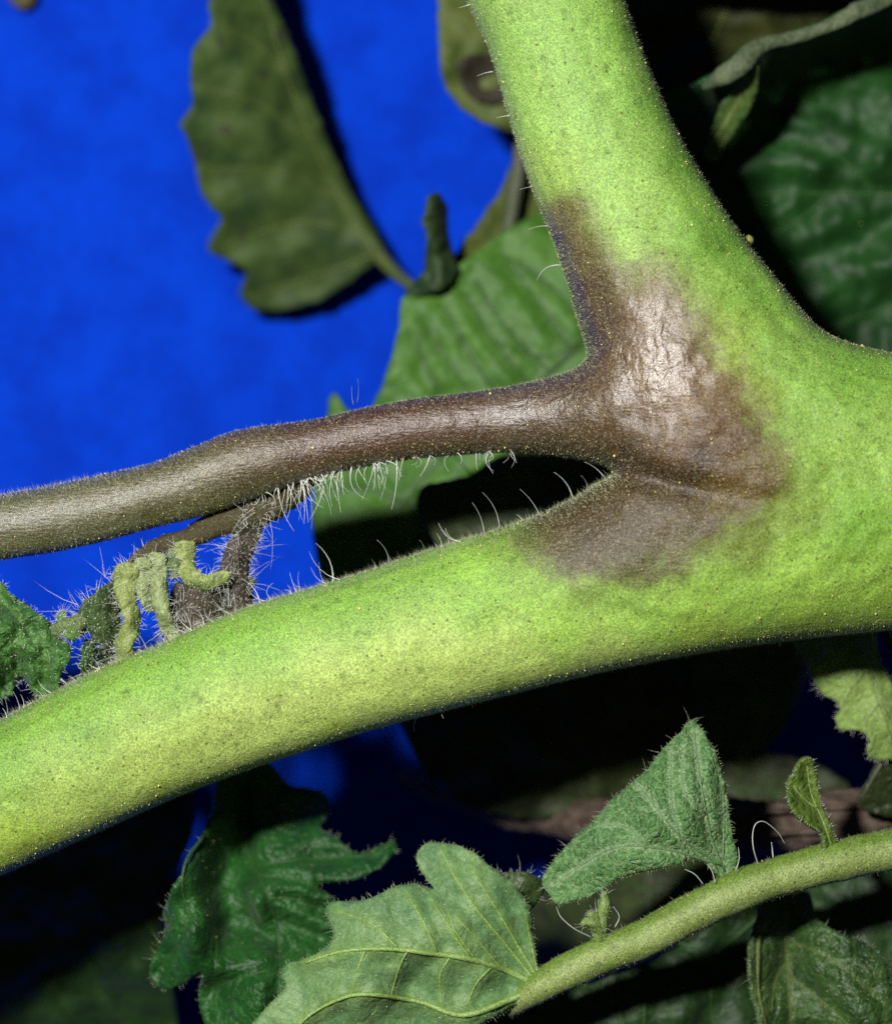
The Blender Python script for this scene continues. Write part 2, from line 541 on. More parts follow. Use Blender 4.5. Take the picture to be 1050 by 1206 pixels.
    if surf_hair:
        fi = r.integers(0, len(F), surf_hair)
        bc = r.dirichlet((1, 1, 1), surf_hair)
        pos = (V[F[fi]] * bc[..., None]).sum(1); nn = vn[F[fi, 0]]
        dr = nn + r.normal(0, 0.5, nn.shape)
        parts.append(hairs_np(pos, dr, r.uniform(2.5, 6, surf_hair) * S * MM, 0.015 * MM, 1))
    if parts and hair_mat_ is not None:
        v3, f3 = join_np(parts)
        add('fine_hair', mesh_np('fine_hair', v3, f3), hair_mat_, vpar if depth_lv < 2 else parent, 'stuff')
    if beads:
        fi = r.integers(0, len(F), beads); bc = r.dirichlet((1, 1, 1), beads)
        pos = (V[F[fi]] * bc[..., None]).sum(1) + vn[F[fi, 0]] * 0.04 * MM
        v3, f3 = beads_np(pos, r.uniform(0.016, 0.044, beads) * MM)
        add('gland_dust', mesh_np('gland_dust', v3, f3), bead_mat, vpar if depth_lv < 2 else parent, 'stuff')
    return blade

# ------------------------------------------------------------------ shared materials
M_HAIR = hair_mat('plant_hair', (248, 250, 244), 0.4)
M_FUZZ = hair_mat('plant_fuzz', (212, 218, 180), 0.45)
M_GLAND = hair_mat('gland_gold', (244, 228, 150), 0.2)
M_SKIN = skin_mat('stem_skin')

# ------------------------------------------------------------------ setting: blue cloth backdrop
def backdrop():
    Y = 40.0
    n = 90
    gx, gz = np.meshgrid(np.linspace(-110, 110, n), np.linspace(-110, 110, n))
    vn = VNoise(3)
    y = Y + 0.9 * vn.fbm(gx / 30 + 9, gz / 30 + 4, 3)
    v = np.stack([gx, y, gz], -1).reshape(-1, 3) * MM
    i = (np.arange(n - 1)[:, None] * n + np.arange(n - 1)[None]).ravel()
    f = np.stack([i, i + 1, i + 1 + n, i + n], -1)
    N = Nodes('blue_cloth')
    c = N.coords()
    n1 = N.noise(c, 0.22, 4, 0.6); n2 = N.noise(c, 1.6, 3); n3 = N.noise(c, 8.0, 2)
    col = N.mix(N.ramp(n1, 0.3, 0.7), (0.0, 0.031, 0.46), (0.0, 0.047, 0.60))
    col = N.mix(1.0, col, N.ramp(n2, 0.3, 0.7, 0.92, 1.07), 'MULTIPLY')
    h = N.math('ADD', n3, N.math('MULTIPLY', n2, 0.6))
    p = N.principled(col, 0.9, 0.1, N.bump(h, 0.5, 0.0002), 0.0)
    o = add('blue_backdrop', mesh_np('blue_backdrop', v, f), N.done(p.outputs[0]))
    o['kind'] = 'structure'
    o['label'] = 'plain blue cloth backdrop behind the plant'
backdrop()

# ------------------------------------------------------------------ the diseased stem: one inflated body
UP_L = [(455, -330), (500, -170), (528, -70), (550, 0), (575, 55), (597, 130), (622, 210), (648, 275), (667, 330), (681, 380), (690, 408)]
PET_T = [(690, 422), (676, 434), (640, 446), (580, 458), (500, 468), (430, 480), (370, 494), (300, 503), (268, 510), (225, 527), (180, 545), (120, 559), (60, 572), (0, 583), (-80, 598), (-170, 612), (-360, 640)]
PET_B = [(-360, 720), (-170, 690), (-80, 676), (0, 660), (60, 651), (120, 638), (180, 622), (240, 607), (300, 587), (345, 571), (400, 556), (470, 543), (540, 536), (600, 533), (650, 536), (690, 543), (718, 552)]
LOW_T = [(722, 558), (708, 567), (680, 584), (640, 604), (590, 622), (540, 637), (480, 656), (420, 676), (360, 694), (300, 712), (240, 736), (180, 762), (120, 786), (60, 816), (0, 848), (-80, 890), (-170, 935), (-360, 1025)]
LOW_B = [(-360, 1200), (-170, 1110), (-80, 1068), (0, 1032), (60, 1005), (120, 978), (180, 951), (240, 926), (300, 904), (370, 881), (440, 859), (520, 838), (600, 818), (680, 798), (760, 781), (850, 765), (950, 752), (1050, 742), (1130, 736), (1210, 732)]
RIGHT = [(1210, 455), (1130, 432), (1050, 416), (1005, 406), (970, 392), (945, 369), (915, 332), (885, 295), (850, 245), (820, 196), (795, 150), (775, 105), (755, 55), (735, 0), (716, -70), (690, -170), (645, -330)]
H = 4.0
U0, V0, NU, NV = -330.0, -310.0, 380, 380

def stem_field():
    poly = catmull(UP_L + PET_T + PET_B + LOW_T + LOW_B + RIGHT, 9.0, True)
    nz = VNoise(21)
    uu, vv = np.meshgrid(U0 + H * np.arange(NU), V0 + H * np.arange(NV))       # [v,u]
    d = seg_dist(uu, vv, poly, True)
    ins = inside_poly(uu, vv, poly)
    d = np.where(ins, d, -d)
    # Poisson inflation: a strip of half width a gets a round section of radius a
    m = ins.copy(); m[0] = m[-1] = False; m[:, 0] = m[:, -1] = False
    mf = m.astype(float)
    def lap(x):
        y = 4 * x
        y[1:] -= x[:-1]; y[:-1] -= x[1:]; y[:, 1:] -= x[:, :-1]; y[:, :-1] -= x[:, 1:]
        return y * mf
    # open ends (outside the picture): Neumann-like by starting from the strip estimate
    b = 2.0 * H * H * mf
    x = np.where(m, np.clip(d, 0, 95) * 90.0, 0.0)
    r = b - lap(x); p = r.copy(); rs = (r * r).sum()
    for it in range(900):
        Ap = lap(p); al = rs / (p * Ap).sum()
        x += al * p; r -= al * Ap; rn = (r * r).sum()
        if rn < 1e-3: break
        p = r + rn / rs * p; rs = rn
    phi = x
    q = np.where(m, phi / np.maximum(d, 1.5), 0.0); wq = m.astype(float)
    def blur(a, k=5):
        for _ in range(k):
            a = (np.roll(a, 1, 0) + np.roll(a, -1, 0) + 2 * a) / 4
            a = (np.roll(a, 1, 1) + np.roll(a, -1, 1) + 2 * a) / 4
        return a
    deep = (m & (d > 3)).astype(float)
    qb = blur(q * deep) / np.maximum(blur(deep), 1e-4)
    qb = np.where(blur(deep) > 1e-3, qb, 100.0)
    k = smooth(4, 22, d)
    phi = np.where(d < 22, (1 - k) * np.maximum(qb, 30) * d + k * phi, phi)
    phi = np.where(d < 0, np.maximum(qb, 30) * d, phi)
    pos = np.maximum(phi, 0)
    phi = np.where(phi > 0, pos / (1 + pos / 42000.0), phi)
    # crease between leaf stalk base and lower stem; groove inside the right shoulder
    def crease(pl, amp, w, t0, t1):
        pl = catmull(pl, 10); dd, tt = seg_dist(uu, vv, pl, with_t=True)
        return 1 - amp * np.exp(-(dd / w) ** 2) * (1 - smooth(t0, t1, tt))
    g = crease([(715, 553), (760, 566), (815, 580), (880, 590), (960, 600)], 0.34, 17, 0.1, 1.0)
    g *= crease([(830, 270), (880, 335), (925, 403), (985, 432), (1100, 452)], 0.07, 13, 1.0, 2.0)
    g *= crease([(655, 250), (700, 360), (735, 450), (760, 520)], 0.10, 16, 0.6, 1.1)
    g *= crease([(735, 60), (790, 200), (850, 300)], 0.05, 16, 1.0, 2.0)
    phi = np.where(phi > 0, phi * g, phi)
    phi = np.where(phi > 0, phi * (1 + 0.10 * nz.fbm(uu / 55, vv / 55, 3) + 0.05 * nz(uu / 13, vv / 13)), phi)
    return poly, phi

def bil(A, u, v):
    x = np.clip((u - U0) / H, 0, NU - 1.001); y = np.clip((v - V0) / H, 0, NV - 1.001)
    i = x.astype(int); j = y.astype(int); fx = x - i; fy = y - j
    return (A[j, i] * (1 - fx) + A[j, i+1] * fx) * (1 - fy) + (A[j+1, i] * (1 - fx) + A[j+1, i+1] * fx) * fy

def stem_mesh():
    poly, phi = stem_field()
    wv = np.arange(-140, 141, 4.0)
    F = (phi[:, :, None] - (wv ** 2)[None, None, :]).astype(np.float32)        # [v,u,w]
    # close the ends just outside the field
    F[0] = F[-1] = -50; F[:, 0] = F[:, -1] = -50
    s = F > 0
    nv, nu, nw = F.shape
    cnt = np.zeros((nv-1, nu-1, nw-1), np.int8)
    for a in (0, 1):
        for b in (0, 1):
            for c in (0, 1):
                cnt += s[a:nv-1+a, b:nu-1+b, c:nw-1+c]
    act = (cnt > 0) & (cnt < 8)
    cj, ci, ck = np.nonzero(act)
    idx = np.full(act.shape, -1, np.int32); idx[cj, ci, ck] = np.arange(len(cj))
    acc = np.zeros((len(cj), 3)); num = np.zeros(len(cj))
    corners = [(a, b, c) for a in (0, 1) for b in (0, 1) for c in (0, 1)]
    for A in corners:
        for ax in range(3):
            if A[ax] == 1: continue
            B = list(A); B[ax] = 1
            fa = F[cj + A[0], ci + A[1], ck + A[2]]; fb = F[cj + B[0], ci + B[1], ck + B[2]]
            cross = (fa > 0) != (fb > 0)
            t = np.where(cross, fa / (fa - fb + 1e-12), 0)
            pt = np.stack([cj + A[0] + (t if ax == 0 else 0), ci + A[1] + (t if ax == 1 else 0), ck + A[2] + (t if ax == 2 else 0)], 1)
            acc += pt * cross[:, None]; num += cross
    acc /= num[:, None]
    v = V0 + H * acc[:, 0]; u = U0 + H * acc[:, 1]; w = wv[0] + 4.0 * acc[:, 2]
    quads = []
    # edges along each axis
    for ax in range(3):
        sl0 = [slice(1, -1)] * 3; sl1 = [slice(1, -1)] * 3
        sl0[ax] = slice(0, F.shape[ax] - 1); sl1[ax] = slice(1, F.shape[ax])
        c0, c1 = s[tuple(sl0)], s[tuple(sl1)]
        e = np.argwhere(c0 != c1)
        for k in range(3):
            if k != ax: e[:, k] += 1
        o1, o2 = [k for k in range(3) if k != ax]
        def cell(d1, d2):
            q = e.copy(); q[:, o1] -= d1; q[:, o2] -= d2
            return idx[q[:, 0], q[:, 1], q[:, 2]]
        q = np.stack([cell(1, 1), cell(0, 1), cell(0, 0), cell(1, 0)], 1)
        quads.append(q)
    Q = np.concatenate(quads); Q = Q[(Q >= 0).all(1)]
    gv_, gu_ = np.gradient(phi, H)
    for _ in range(3):
        f = bil(phi, u, v) - w * w
        gu = bil(gu_, u, v); gv = bil(gv_, u, v); gw = -2 * w
        g2 = gu ** 2 + gv ** 2 + gw ** 2 + 200
        k = np.clip(f / g2, -0.05, 0.05) * 0.9
        du, dv, dw = -gu * k, -gv * k, -gw * k
        l = np.sqrt(du**2 + dv**2 + dw**2) + 1e-9; lim = np.minimum(1, 2.0 / l)
        u = u + du * lim; v = v + dv * lim; w = w + dw * lim
    gu = bil(gu_, u, v); gv = bil(gv_, u, v)
    nrm = -np.stack([gu, -2 * w, -gv], 1)                                       # world axes x, y, z
    nrm[:, 1] = 2 * w
    nrm /= np.linalg.norm(nrm, axis=1, keepdims=True) + 1e-9
    V = np.stack([(u - CU) * S, w * S, (CV - v) * S], 1) * MM
    # orient quads outwards
    a, b, c, d = (V[Q[:, k]] for k in range(4))
    fn = np.cross(c - a, d - b)
    flip = (fn * (nrm[Q[:, 0]] + nrm[Q[:, 2]])).sum(1) < 0
    Q[flip] = Q[flip][:, ::-1]
    return u, v, w, V, nrm, Q

PIG_SHADE = [  # (u, v, sigma, pigment as seen under the flash, its shading partly painted in)
    # upper branch; its darker right-edge points are shading put into the colour
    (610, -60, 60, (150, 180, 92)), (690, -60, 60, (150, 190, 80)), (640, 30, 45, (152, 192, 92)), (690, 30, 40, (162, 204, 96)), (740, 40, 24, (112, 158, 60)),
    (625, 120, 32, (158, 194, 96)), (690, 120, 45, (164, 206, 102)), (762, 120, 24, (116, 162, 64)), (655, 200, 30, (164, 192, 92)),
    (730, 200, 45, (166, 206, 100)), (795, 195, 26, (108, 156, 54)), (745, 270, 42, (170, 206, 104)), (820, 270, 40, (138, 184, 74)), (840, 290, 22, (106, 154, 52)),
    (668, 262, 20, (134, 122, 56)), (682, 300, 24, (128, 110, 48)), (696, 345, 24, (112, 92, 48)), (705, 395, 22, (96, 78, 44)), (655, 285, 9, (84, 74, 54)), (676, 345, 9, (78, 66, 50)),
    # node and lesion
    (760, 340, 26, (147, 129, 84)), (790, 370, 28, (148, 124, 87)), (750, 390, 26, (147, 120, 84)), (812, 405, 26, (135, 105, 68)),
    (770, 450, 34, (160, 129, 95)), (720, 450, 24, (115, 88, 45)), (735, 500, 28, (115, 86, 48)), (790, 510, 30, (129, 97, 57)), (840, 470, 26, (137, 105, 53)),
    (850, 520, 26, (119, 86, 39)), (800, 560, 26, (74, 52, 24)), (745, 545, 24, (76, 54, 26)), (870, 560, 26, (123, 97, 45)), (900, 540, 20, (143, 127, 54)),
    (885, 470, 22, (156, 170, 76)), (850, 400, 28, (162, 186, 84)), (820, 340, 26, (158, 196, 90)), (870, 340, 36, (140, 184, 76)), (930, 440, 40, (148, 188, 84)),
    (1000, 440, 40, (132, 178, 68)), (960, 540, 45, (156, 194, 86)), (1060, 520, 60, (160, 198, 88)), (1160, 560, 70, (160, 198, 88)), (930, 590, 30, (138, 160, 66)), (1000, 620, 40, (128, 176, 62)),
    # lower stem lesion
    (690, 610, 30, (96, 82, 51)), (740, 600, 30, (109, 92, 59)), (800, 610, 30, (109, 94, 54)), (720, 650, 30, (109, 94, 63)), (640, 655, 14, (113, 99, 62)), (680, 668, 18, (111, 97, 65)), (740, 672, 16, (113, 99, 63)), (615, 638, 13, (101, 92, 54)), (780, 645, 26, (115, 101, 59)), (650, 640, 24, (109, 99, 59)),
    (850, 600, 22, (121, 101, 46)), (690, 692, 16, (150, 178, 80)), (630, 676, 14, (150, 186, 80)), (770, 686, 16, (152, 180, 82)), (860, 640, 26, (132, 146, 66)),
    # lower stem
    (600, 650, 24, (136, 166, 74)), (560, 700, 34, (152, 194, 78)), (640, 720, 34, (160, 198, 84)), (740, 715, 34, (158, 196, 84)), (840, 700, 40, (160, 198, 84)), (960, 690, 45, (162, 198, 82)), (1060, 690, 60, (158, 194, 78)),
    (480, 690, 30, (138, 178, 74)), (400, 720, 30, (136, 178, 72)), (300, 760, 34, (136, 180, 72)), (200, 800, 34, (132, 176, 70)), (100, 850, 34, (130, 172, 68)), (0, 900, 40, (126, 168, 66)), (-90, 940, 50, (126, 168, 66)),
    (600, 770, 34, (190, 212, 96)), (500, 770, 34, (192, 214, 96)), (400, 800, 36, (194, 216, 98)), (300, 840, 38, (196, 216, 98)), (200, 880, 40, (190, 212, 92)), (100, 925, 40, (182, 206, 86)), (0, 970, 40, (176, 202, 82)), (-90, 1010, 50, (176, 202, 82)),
    (720, 765, 30, (182, 204, 90)), (830, 745, 30, (166, 192, 76)), (950, 738, 28, (150, 178, 64)), (1060, 730, 40, (146, 172, 60)),  # right-hand points darkened to paint in shade on the stem's underside
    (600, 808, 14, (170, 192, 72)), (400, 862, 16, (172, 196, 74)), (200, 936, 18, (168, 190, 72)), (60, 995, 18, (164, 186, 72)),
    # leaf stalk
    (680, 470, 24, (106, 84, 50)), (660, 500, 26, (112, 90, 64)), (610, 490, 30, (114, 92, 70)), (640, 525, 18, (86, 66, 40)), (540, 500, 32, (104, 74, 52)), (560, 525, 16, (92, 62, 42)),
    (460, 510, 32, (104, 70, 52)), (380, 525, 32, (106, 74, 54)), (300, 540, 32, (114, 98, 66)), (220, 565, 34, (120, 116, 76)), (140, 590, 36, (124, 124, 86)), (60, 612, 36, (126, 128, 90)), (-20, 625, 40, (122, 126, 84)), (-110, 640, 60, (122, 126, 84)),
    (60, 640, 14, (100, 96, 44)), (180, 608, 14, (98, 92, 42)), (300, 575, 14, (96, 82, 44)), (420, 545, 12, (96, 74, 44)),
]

def stem():
    u, v, w, V, nrm, Q = stem_mesh()
    n1 = VNoise(31); n2 = VNoise(32)
    near = 1 - smooth(120, 260, np.hypot(u - 770, v - 500)); wa = 7 + 17 * near; wb = 4 + 12 * near
    ju = u + wa * n1.fbm(u / 34, v / 34, 3) + wb * n1(u / 8.3, v / 8.3); jv = v + wa * n2.fbm(u / 34 + 9, v / 34 + 3, 3) + wb * n2(u / 8.3, v / 8.3)
    num = np.zeros((len(u), 3)); den = np.full(len(u), 1e-9)
    stalkish = v < np.interp(u, [-200, 0, 400, 600, 725], [900, 760, 620, 580, 556])
    les = np.zeros(len(u))
    for (a, b, sg, c) in PIG_SHADE:
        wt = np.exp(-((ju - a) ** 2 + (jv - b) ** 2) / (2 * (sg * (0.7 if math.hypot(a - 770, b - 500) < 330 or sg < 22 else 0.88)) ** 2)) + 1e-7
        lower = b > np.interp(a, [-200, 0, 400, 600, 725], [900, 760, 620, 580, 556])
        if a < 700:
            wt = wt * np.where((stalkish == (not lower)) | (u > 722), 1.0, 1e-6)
        if c[1] > c[0] * 1.08: k_ = 0.25 * (c[1] - 180) if c[1] < 180 else 0; c = (c[0] - 4 + k_, c[1] + k_ + 2, max(20, c[2] + k_ + (14 if c[0] > 176 else -4)))  # darker greens drop further, deepening the shading painted on right edges
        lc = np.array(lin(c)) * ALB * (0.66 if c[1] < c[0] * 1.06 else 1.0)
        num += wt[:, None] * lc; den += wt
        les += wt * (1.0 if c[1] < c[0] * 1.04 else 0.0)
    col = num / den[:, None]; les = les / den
    n4 = VNoise(44); side = np.where(nrm[:, 2] > 0, 0.0, 40.0)
    lane = n4.fbm(w / 7.0 + side, (u * 0.6 + v * 0.6) / 170.0, 2)
    col = col * (1 + 0.26 * lane)[:, None]
    wet = np.exp(-((ju - 766) / 40) ** 2 - ((jv - 432) / 72) ** 2) + (0.3 + 0.25 * smooth(480, 620, u)) * les * stalkish * (1 - smooth(670, 760, u)) + 0.06 * les
    wet = np.clip(wet * (0.4 + 0.6 * les), 0, 1) ** 1.25
    base = W(1120, 590, 0.0)
    t = thing('tomato_stem', 'thick green tomato stem forking round a brown rotting lesion and leaf stalk', 'stem', tuple(base))
    # split into the parts the eye separates; shared rims keep the same normals
    cu = u[Q].mean(1); cv = v[Q].mean(1)
    reg = np.zeros(len(Q), int)                                # 0 main stem
    reg[(cv < 400 - 0.25 * (cu - 690)) & (cv < 420)] = 1       # side branch
    low = cv < np.interp(cu, [-200, 0, 400, 600, 725], [900, 760, 620, 580, 556])
    reg[(cu < 700) & low & (cv > 360) & ((cu < 690))] = 2
    reg[(reg == 2) & (cv < 424) & (cu > 640)] = 1
    for k, nm in ((0, 'main_stem'), (1, 'side_branch'), (2, 'leaf_stalk')):
        q = Q[reg == k]; ids, inv = np.unique(q, return_inverse=True)
        me = mesh_np(nm, V[ids], inv.reshape(-1, 4))
        point_attr(me, 'skin_tint', col[ids]); point_attr(me, 'lesion', les[ids]); point_attr(me, 'wet', wet[ids])
        me.normals_split_custom_set_from_vertices(nrm[ids].tolist())
        o = add(nm, me, M_SKIN, t)
        if k == 2: o['label'] = 'brown diseased leaf stalk'
    # ---- short fuzz on the camera side, area weighted
    fa = np.linalg.norm(np.cross(V[Q[:, 2]] - V[Q[:, 0]], V[Q[:, 3]] - V[Q[:, 1]]), axis=1)
    vis = (w[Q].mean(1) < 22) & (cu > -30) & (cu < 1080) & (cv > -30)
    pr = fa * vis; pr /= pr.sum()
    def sample(n):
        fi = rng.choice(len(Q), n, p=pr)
        a = rng.random((n, 2)); c = V[Q[fi]]
        pos = (c[:, 0] * (1 - a[:, :1]) + c[:, 1] * a[:, :1]) * (1 - a[:, 1:]) + (c[:, 3] * (1 - a[:, :1]) + c[:, 2] * a[:, :1]) * a[:, 1:]
        return fi, pos, nrm[Q[fi, 0]]
    fi, pos, nn = sample(52000)
    dr = nn + rng.normal(0, 0.38, nn.shape) + np.array([[0, 0, -0.15]])
    L = rng.gamma(3.0, 0.036, len(pos)) + 0.06
    L *= 1 + 1.1 * smooth(0.35, 0.95, nn[:, 2]) * (cv[fi] > 560)
    v3, f3 = hairs_np(pos - nn * 0.02 * MM, dr, L * MM, rng.uniform(0.010, 0.017, len(pos)) * MM, 1)
    add('fine_hair', mesh_np('fine_hair', v3, f3), M_FUZZ, t, 'stuff')
    # ---- gland heads that glint
    fi, pos, nn = sample(9000)
    r_ = rng.gamma(1.6, 0.009, len(pos)) + 0.009
    v3, f3 = beads_np(pos + nn * (r_ * 0.6)[:, None] * MM, r_ * MM)
    add('gland_dust', mesh_np('gland_dust', v3, f3), M_GLAND, t, 'stuff')
    # ---- single long hairs that can be told apart: (base u,v, tip u,v, bend px)
    LH = [(588, 622, 568, 580, 6), (556, 638, 516, 616, -12), (570, 630, 556, 592, 4), (636, 608, 612, 576, 3), (674, 586, 652, 556, 5), (712, 563, 688, 544, 3), (692, 575, 684, 560, 2),
          (500, 651, 494, 636, 2), (458, 665, 444, 636, 5), (400, 683, 364, 650, -8), (386, 688, 366, 668, -5), (392, 685, 372, 640, 8), (528, 642, 520, 624, 4), (616, 614, 608, 606, 1),
          (542, 638, 524, 622, -5), (520, 645, 514, 628, 2), (660, 312, 632, 330, 8), (647, 266, 622, 270, 2), (633, 219, 612, 223, 1), (601, 136, 584, 139, 1), (580, 84, 562, 89, 1), (553, 5, 540, 9, 0),
          (170, 769, 143, 758, 2), (173, 766, 157, 742, 3), (79, 806, 57, 770, -5), (36, 832, 29, 826, 2), (60, 816, 44, 800, -3), (9, 842, 4, 820, 2), (28, 834, 24, 818, 2), (272, 724, 250, 705, -3),
          (240, 736, 226, 715, 5), (268, 726, 244, 708, 2), (312, 708, 290, 690, -5), (306, 711, 285, 682, 6), (324, 705, 300, 698, -9), (225, 742, 214, 716, 3), (200, 755, 188, 740, 2), (118, 790, 108, 774, 2),
          (1028, 742, 1030, 756, 3), (1048, 741, 1050, 752, 1), (520, 838, 522, 846, 1), (490, 846, 488, 862, 2), (420, 475, 421, 446, 2), (416, 477, 414, 455, -1), (480, 470, 482, 458, 1)]
    r2 = np.random.default_rng(77)
    pb = np.array(PET_B)
    for uu in list(r2.uniform(345, 470, 52)) + list(r2.uniform(470, 610, 20)) + list(r2.uniform(310, 366, 22)):
        vb = np.interp(uu, pb[:, 0], pb[:, 1]) - 3
        L = 10 + r2.gamma(2.2, 10) if uu < 480 else r2.uniform(8, 28)
        L = min(L, 60); a = r2.normal(0.08, 0.34)
        LH.append((uu, vb, uu + L * math.sin(a), vb + L * math.cos(a), r2.normal(0, 5)))
    lt = np.array(LOW_T[::-1])
    for uu in r2.uniform(0, 420, 26):
        vb = np.interp(uu, lt[:, 0], lt[:, 1]) + 2
        L = r2.uniform(8, 30); a = r2.normal(-0.5, 0.35)
        LH.append((uu, vb, uu + L * math.sin(a), vb - L * math.cos(a), r2.normal(0, 4)))
    for (a, b, c, d, bd) in LH:
        L = math.hypot(c - a, d - b); y0 = r2.uniform(-3.0, 1.0); y1 = y0 + r2.normal(-0.5, 1.0)
        pu = np.linspace(a, c, 7); pv = np.linspace(b, d, 7); k = np.linspace(0, 1, 7)
        ox, oy = -(d - b) / L, (c - a) / L
        arch = 4 * k * (1 - k) * bd * 0.8
        p3 = W(pu + ox * arch, pv + oy * arch, y0 * 0.4 + (y1 - y0) * k)
        v3, f3 = tube_np(p3, np.interp(k, [0, 0.3, 1], [0.062, 0.030, 0.010]) * MM * r2.uniform(0.5, 1.0) * (0.7 + 0.3 * min(1, L / 40)), 5)
        add('hair', mesh_np('hair', v3, f3), M_HAIR, t)
    # ---- the round gland stalk on the right shoulder
    N = skin_mat('bump_skin', (150, 160, 66), False, False, 0.35, 0.04)
    c3 = W(np.array([872, 877, 881]), np.array([289, 286, 283]), np.array([0, 0, 0.]))
    v3, f3 = tube_np(c3, np.array([0.3, 0.3, 0.36]) * MM, 10)
    b3 = beads_np(W(np.array([881.]), np.array([283.]), 0.0), 0.46 * MM)
    me = mesh_np('gland_knob', *join_np([(v3, f3), b3])); add('gland_knob', me, N, t)
    return t
STEM = stem()

